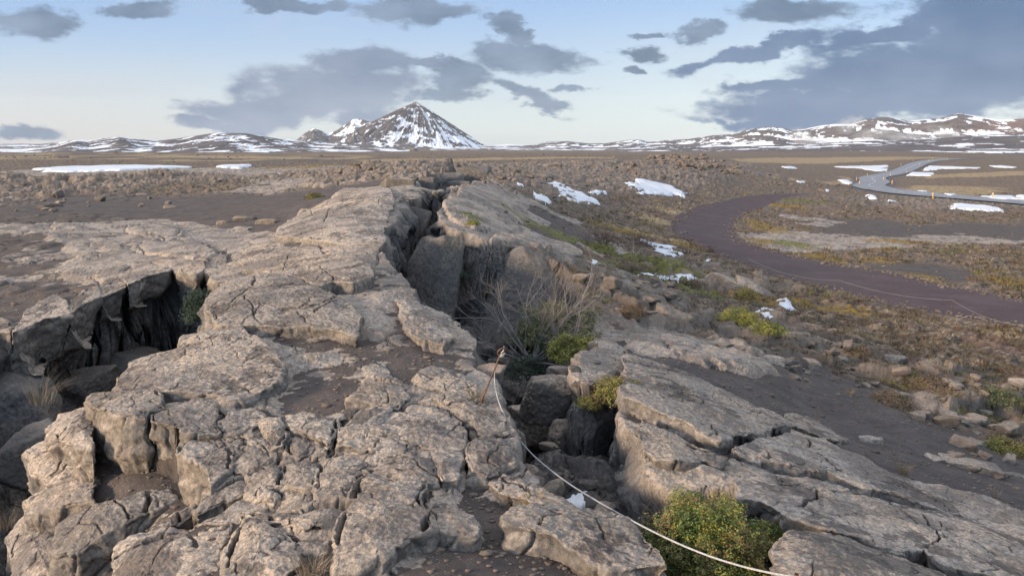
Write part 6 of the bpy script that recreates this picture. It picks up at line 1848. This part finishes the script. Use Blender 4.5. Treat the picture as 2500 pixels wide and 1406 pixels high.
for i, (nm, px, py, wpx, hpx, drop, pal, rad, lev, nd, lab) in enumerate(BARE):
    rg = np.random.default_rng(4000 + i)
    x, y, z = p2w(px, py, -drop)
    dist = y * cp - (z - CAMZ) * sp_
    W_ = wpx * dist / FPX; H_ = hpx * dist / FPX
    if drop == 0: z = float(gh(x, y))
    big_ = i == 0
    dirs = []
    for a in rg.uniform(0, 6.28, nd if not big_ else 16):
        el = rg.uniform(-.05, 1.0) if big_ else rg.uniform(.25, 1.3); dirs.append([math.cos(a) * math.cos(el) * W_ / H_ * (1.1 if big_ else .8) + (.25 if big_ else 0), math.sin(a) * math.cos(el) * .7, math.sin(el)])
    L_ = H_ * (.50 if big_ else .5)
    V, F, col = branches(rg, (0, 0, -.05), dirs, L_, rad, lev, PAL[pal], (3, 4) if big_ else (3, 4), .5 if big_ else .5, .3)
    if not big_:
        # spread the roots over the width
        k = rg.uniform(-.35, .35, (len(V) // 3 // 5 + 1,))
    o = mesh_obj(nm, V, F, LEAF, None, smooth=False, loc=(x, y, z)); colattr_obj(o, col)
    tag(o, lab, 'bush')
# dead white trunk
x, y, z = p2w(1535, 632); g0 = float(gh(x, y))
dist = y
tr = []
for (px, dy) in ((1508, -6), (1516, -8), (1525, -2), (1536, 3), (1548, 4), (1558, 2)):
    tr.append(((px - 1535) * dist / FPX, 0.05 * math.sin(px), .10 - dy * dist / FPX * .9))
o = tube('dead_trunk', tr, [.028, .035, .04, .045, .04, .025], plain('white_bark', (.55, .5, .44), .8, 0, (.4, .35, .3), 12), seg=8)
o.location = (x, y, g0)
tag(o, 'bleached white birch trunk lying crooked beside the reddish thicket', 'trunk')
rg = np.random.default_rng(88)
V, F, col = branches(rg, tr[4], [(.5, .1, .8), (.8, -.2, .5), (-.2, .2, 1)], .45, .012, 2, [(.5, .45, .4), (.35, .3, .28)], (3, 4), .5)
c_ = mesh_obj('branch', V, F, LEAF, o, smooth=False); colattr_obj(c_, col)

GRASS = [  # px, py base, w, h, n, palette, lean, drop, label
    (1302, 1240, 46, 72, 420, 'straw', .6, 0, 'golden grass tuft on the rock left of the old snow'),
    (1165, 985, 80, 56, 160, 'pale', .9, 0, 'pale dry grass tuft at the foot of the rusty stake'),
    (100, 985, 110, 120, 90, 'pale', 1.6, .75, 'dry grass hanging under the lip at the left edge'),
    (760, 1390, 110, 80, 200, 'pale', 1.2, 0, 'withered brown grass tangle between blocks at the bottom'),
    (1993, 1030, 26, 50, 12, 'straw', .25, 0, 'few upright straw stalks on the black sand below the sunlit patch'),
    (2205, 1150, 40, 34, 110, 'straw', .9, 0, 'small straw tuft on the black sand slope'),
    (2190, 1135, 40, 60, 10, 'pale', .6, 0, 'thin bent stalks behind the small straw tuft'),
    (2105, 1210, 26, 40, 12, 'pale', .4, 0, 'thin stalks in the sand groove of the right slab'),
    (2225, 1265, 46, 36, 26, 'pale', .7, 0, 'sparse dry stalks low on the right slab'),
    (2430, 1215, 36, 50, 40, 'pale', .7, 0, 'dry grass tuft near the right edge under the long low slab'),
    (2365, 1125, 50, 40, 30, 'straw', .5, 0, 'dry stalks in front of the angular tan slab'),
    (2140, 1170, 30, 30, 10, 'pale', .5, 0, 'single bent stalks on the upper right slab'),
    (905, 668, 24, 22, 90, 'straw', .8, 0, 'little straw tuft on the rim of the spine'),
    (690, 1118, 50, 46, 60, 'pale', 1.1, 0, 'pale grass in the crack between blocks near the left'),
    (860, 1032, 30, 24, 50, 'pale', 1.0, 0, 'pale grass in the deep crack of the middle rocks'),
    (2000, 835, 40, 34, 40, 'straw', .9, 0, 'straw tuft among the stones of the stony strip'),
    (2075, 955, 30, 20, 60, 'straw', .9, 0, 'short straw tuft at the lower end of the stony strip'),
    (20, 1290, 70, 80, 90, 'pale', 1.0, .9, 'grass in the dark hollow at the lower left edge'),
]
for i, (px, py, wpx, hpx, n, pal, lean, drop, lab) in enumerate(GRASS):
    rg = np.random.default_rng(5000 + i)
    x, y, z = p2w(px, py, -drop)
    dist = y * cp - (z - CAMZ) * sp_
    W_ = wpx * dist / FPX; H_ = hpx * dist / FPX
    if drop == 0: z = float(gh(x, y)) - .01
    V, F, col = grass_blades(rg, n, H_, W_ * .28, PAL[pal], lean, max(.0018, dist * .0002))
    o = mesh_obj('grass_tuft', V, F, LEAF, None, smooth=False, loc=(x, y, z)); colattr_obj(o, col)
    tag(o, lab, 'grass')

# heath that nobody could count: small dry stems and leaves over the slopes
rg = np.random.default_rng(99)


def mask_at(q, x, y):
    az = np.arctan2(x, y); r = np.hypot(x, y)
    ia = np.clip(np.round((az - AZ[0]) / (AZ[1] - AZ[0])), 0, QC - 1).astype(int)
    ib = np.clip(np.round(np.interp(r, RR, np.arange(len(RR)))), 0, len(RR) - 1).astype(int)
    return masks[q][ib, ia]


Vs, Fs, Cs, off = [], [], [], 0
npx = 26000
pxs = rg.uniform(1250, 2600, npx); pys = 470 + (rg.uniform(0, 1, npx) ** .8) * 620
pts = []
for px, py in zip(pxs[:14000], pys[:14000]):
    pts.append(p2w(px, py)[:2])
pts = np.array(pts)
hx, hy = pts[:, 0], pts[:, 1]
hm_ = mask_at('heath', hx, hy); ok = (hm_ > .35) & (fbm2(hx * .5, hy * .5, 601, 4) > -.18) & (mask_at('path', hx, hy) < .1) & (mask_at('road', hx, hy) < .1)
hx, hy = hx[ok], hy[ok]; hz = gh(hx, hy)
fam = fbm2(hx * .25, hy * .25, 602, 3) + rg.normal(0, .15, len(hx))
for k in range(len(hx)):
    r_ = math.hypot(hx[k], hy[k]); s_ = np.clip(r_ * .006, .07, .32) * rg.uniform(.6, 1.5)
    pal = 'heather' if fam[k] < .0 else ('olive' if fam[k] > .33 else ('pale' if fam[k] > .2 else 'brown'))
    V, F, col = grass_blades(rg, 16, s_ * .7, s_ * .9, PAL[pal], 1.3, max(.006, r_ * .00045))
    Vs.append(V + [hx[k], hy[k], hz[k] - .01]); Fs.append(F + off); off += len(V); Cs.append(col)
o = mesh_obj('heath', np.concatenate(Vs), np.concatenate(Fs), LEAF, None, smooth=False); colattr_obj(o, np.concatenate(Cs))
tag(o, 'low brown and olive heath scrub covering the slope beside the red path', 'heath', kind='stuff')
print('heath clumps', len(hx))

# ------------------------------------------------------------------ mast and steam on the right-hand range
x, y, z = [float(v) for v in px_dir(2341, 279)]
k = 4200 / math.hypot(x, y)
mt = empty('radio_mast', (x * k, y * k, CAMZ + z * k - 6)); tag(mt, 'tiny radio mast on the highest summit of the right-hand range', 'mast')
M_GR = plain('mast_steel', (.15, .15, .16), .6)
tube('pole', [(0, 0, 0), (0, 0, 26)], [1.3, .8], M_GR, mt, 6)
tube('cross_arm', [(-4, 0, 18), (4, 0, 18)], .7, M_GR, mt, 6)
sv = bpy.data.materials.new('steam'); sv.use_nodes = True; t = NT(sv.node_tree)
o_ = t.n('ShaderNodeOutputMaterial'); v_ = t.n('ShaderNodeVolumePrincipled')
t.t.links.new(v_.outputs[0], o_.inputs['Volume'])
v_.inputs['Color'].default_value = (.95, .95, .96, 1)
P = t.n('ShaderNodeTexCoord').outputs['Object']
ln = t.vm('LENGTH', P, out=1)
dn = t.m('MULTIPLY', t.ss(ln, 1.0, .3), t.ss(t.noise(P, 2.4, 5, .65), .40, .62))
t.t.links.new(t.m('MULTIPLY', dn, .022), v_.inputs['Density'])
for (px, py, w_, h_, tl, lab) in ((1955, 335, 40, 26, 20, 'wisp of steam left of the others on the range'), (2075, 305, 42, 26, -25, 'faint steam on the slope near the crest'), (2130, 328, 60, 22, -10, 'long low steam plume in the middle of the range'),
                               (2210, 335, 80, 18, 5, 'broad low steam bank on the range'), (2310, 328, 60, 22, 15, 'steam plume under the highest summit'), (1990, 345, 50, 14, 0, 'low steam at the foot of the range')):
    x, y, z = [float(v) for v in px_dir(px, py)]
    k = 2950 / math.hypot(x, y); dist = y * k
    W, F = rock_shape(int(px), 3, .2, 4, 8, .05, (1, 1, 1))
    o = mesh_obj('steam_plume', W, F, sv, None, loc=(x * k, y * k, CAMZ + z * k))
    o.scale = (w_ * dist / FPX, 60, h_ * dist / FPX); o.rotation_euler[1] = math.radians(tl)
    tag(o, lab, 'steam', 'geothermal steam')

# ------------------------------------------------------------------ air
hz_ = bpy.data.materials.new('haze'); hz_.use_nodes = True; t = NT(hz_.node_tree)
o_ = t.n('ShaderNodeOutputMaterial'); v_ = t.n('ShaderNodeVolumePrincipled')
t.t.links.new(v_.outputs[0], o_.inputs['Volume'])
v_.inputs['Color'].default_value = (.74, .82, .95, 1); v_.inputs['Density'].default_value = 3.5e-5
bm = bmesh.new(); bmesh.ops.create_cube(bm, size=1)
for v in bm.verts: v.co = (v.co.x * 15000, v.co.y * 15000, -60 if v.co.z < 0 else 420)
me = bpy.data.meshes.new('haze'); bm.to_mesh(me); bm.free(); me.materials.append(hz_)
o = bpy.data.objects.new('haze', me); C.objects.link(o); tag(o, kind='stuff')
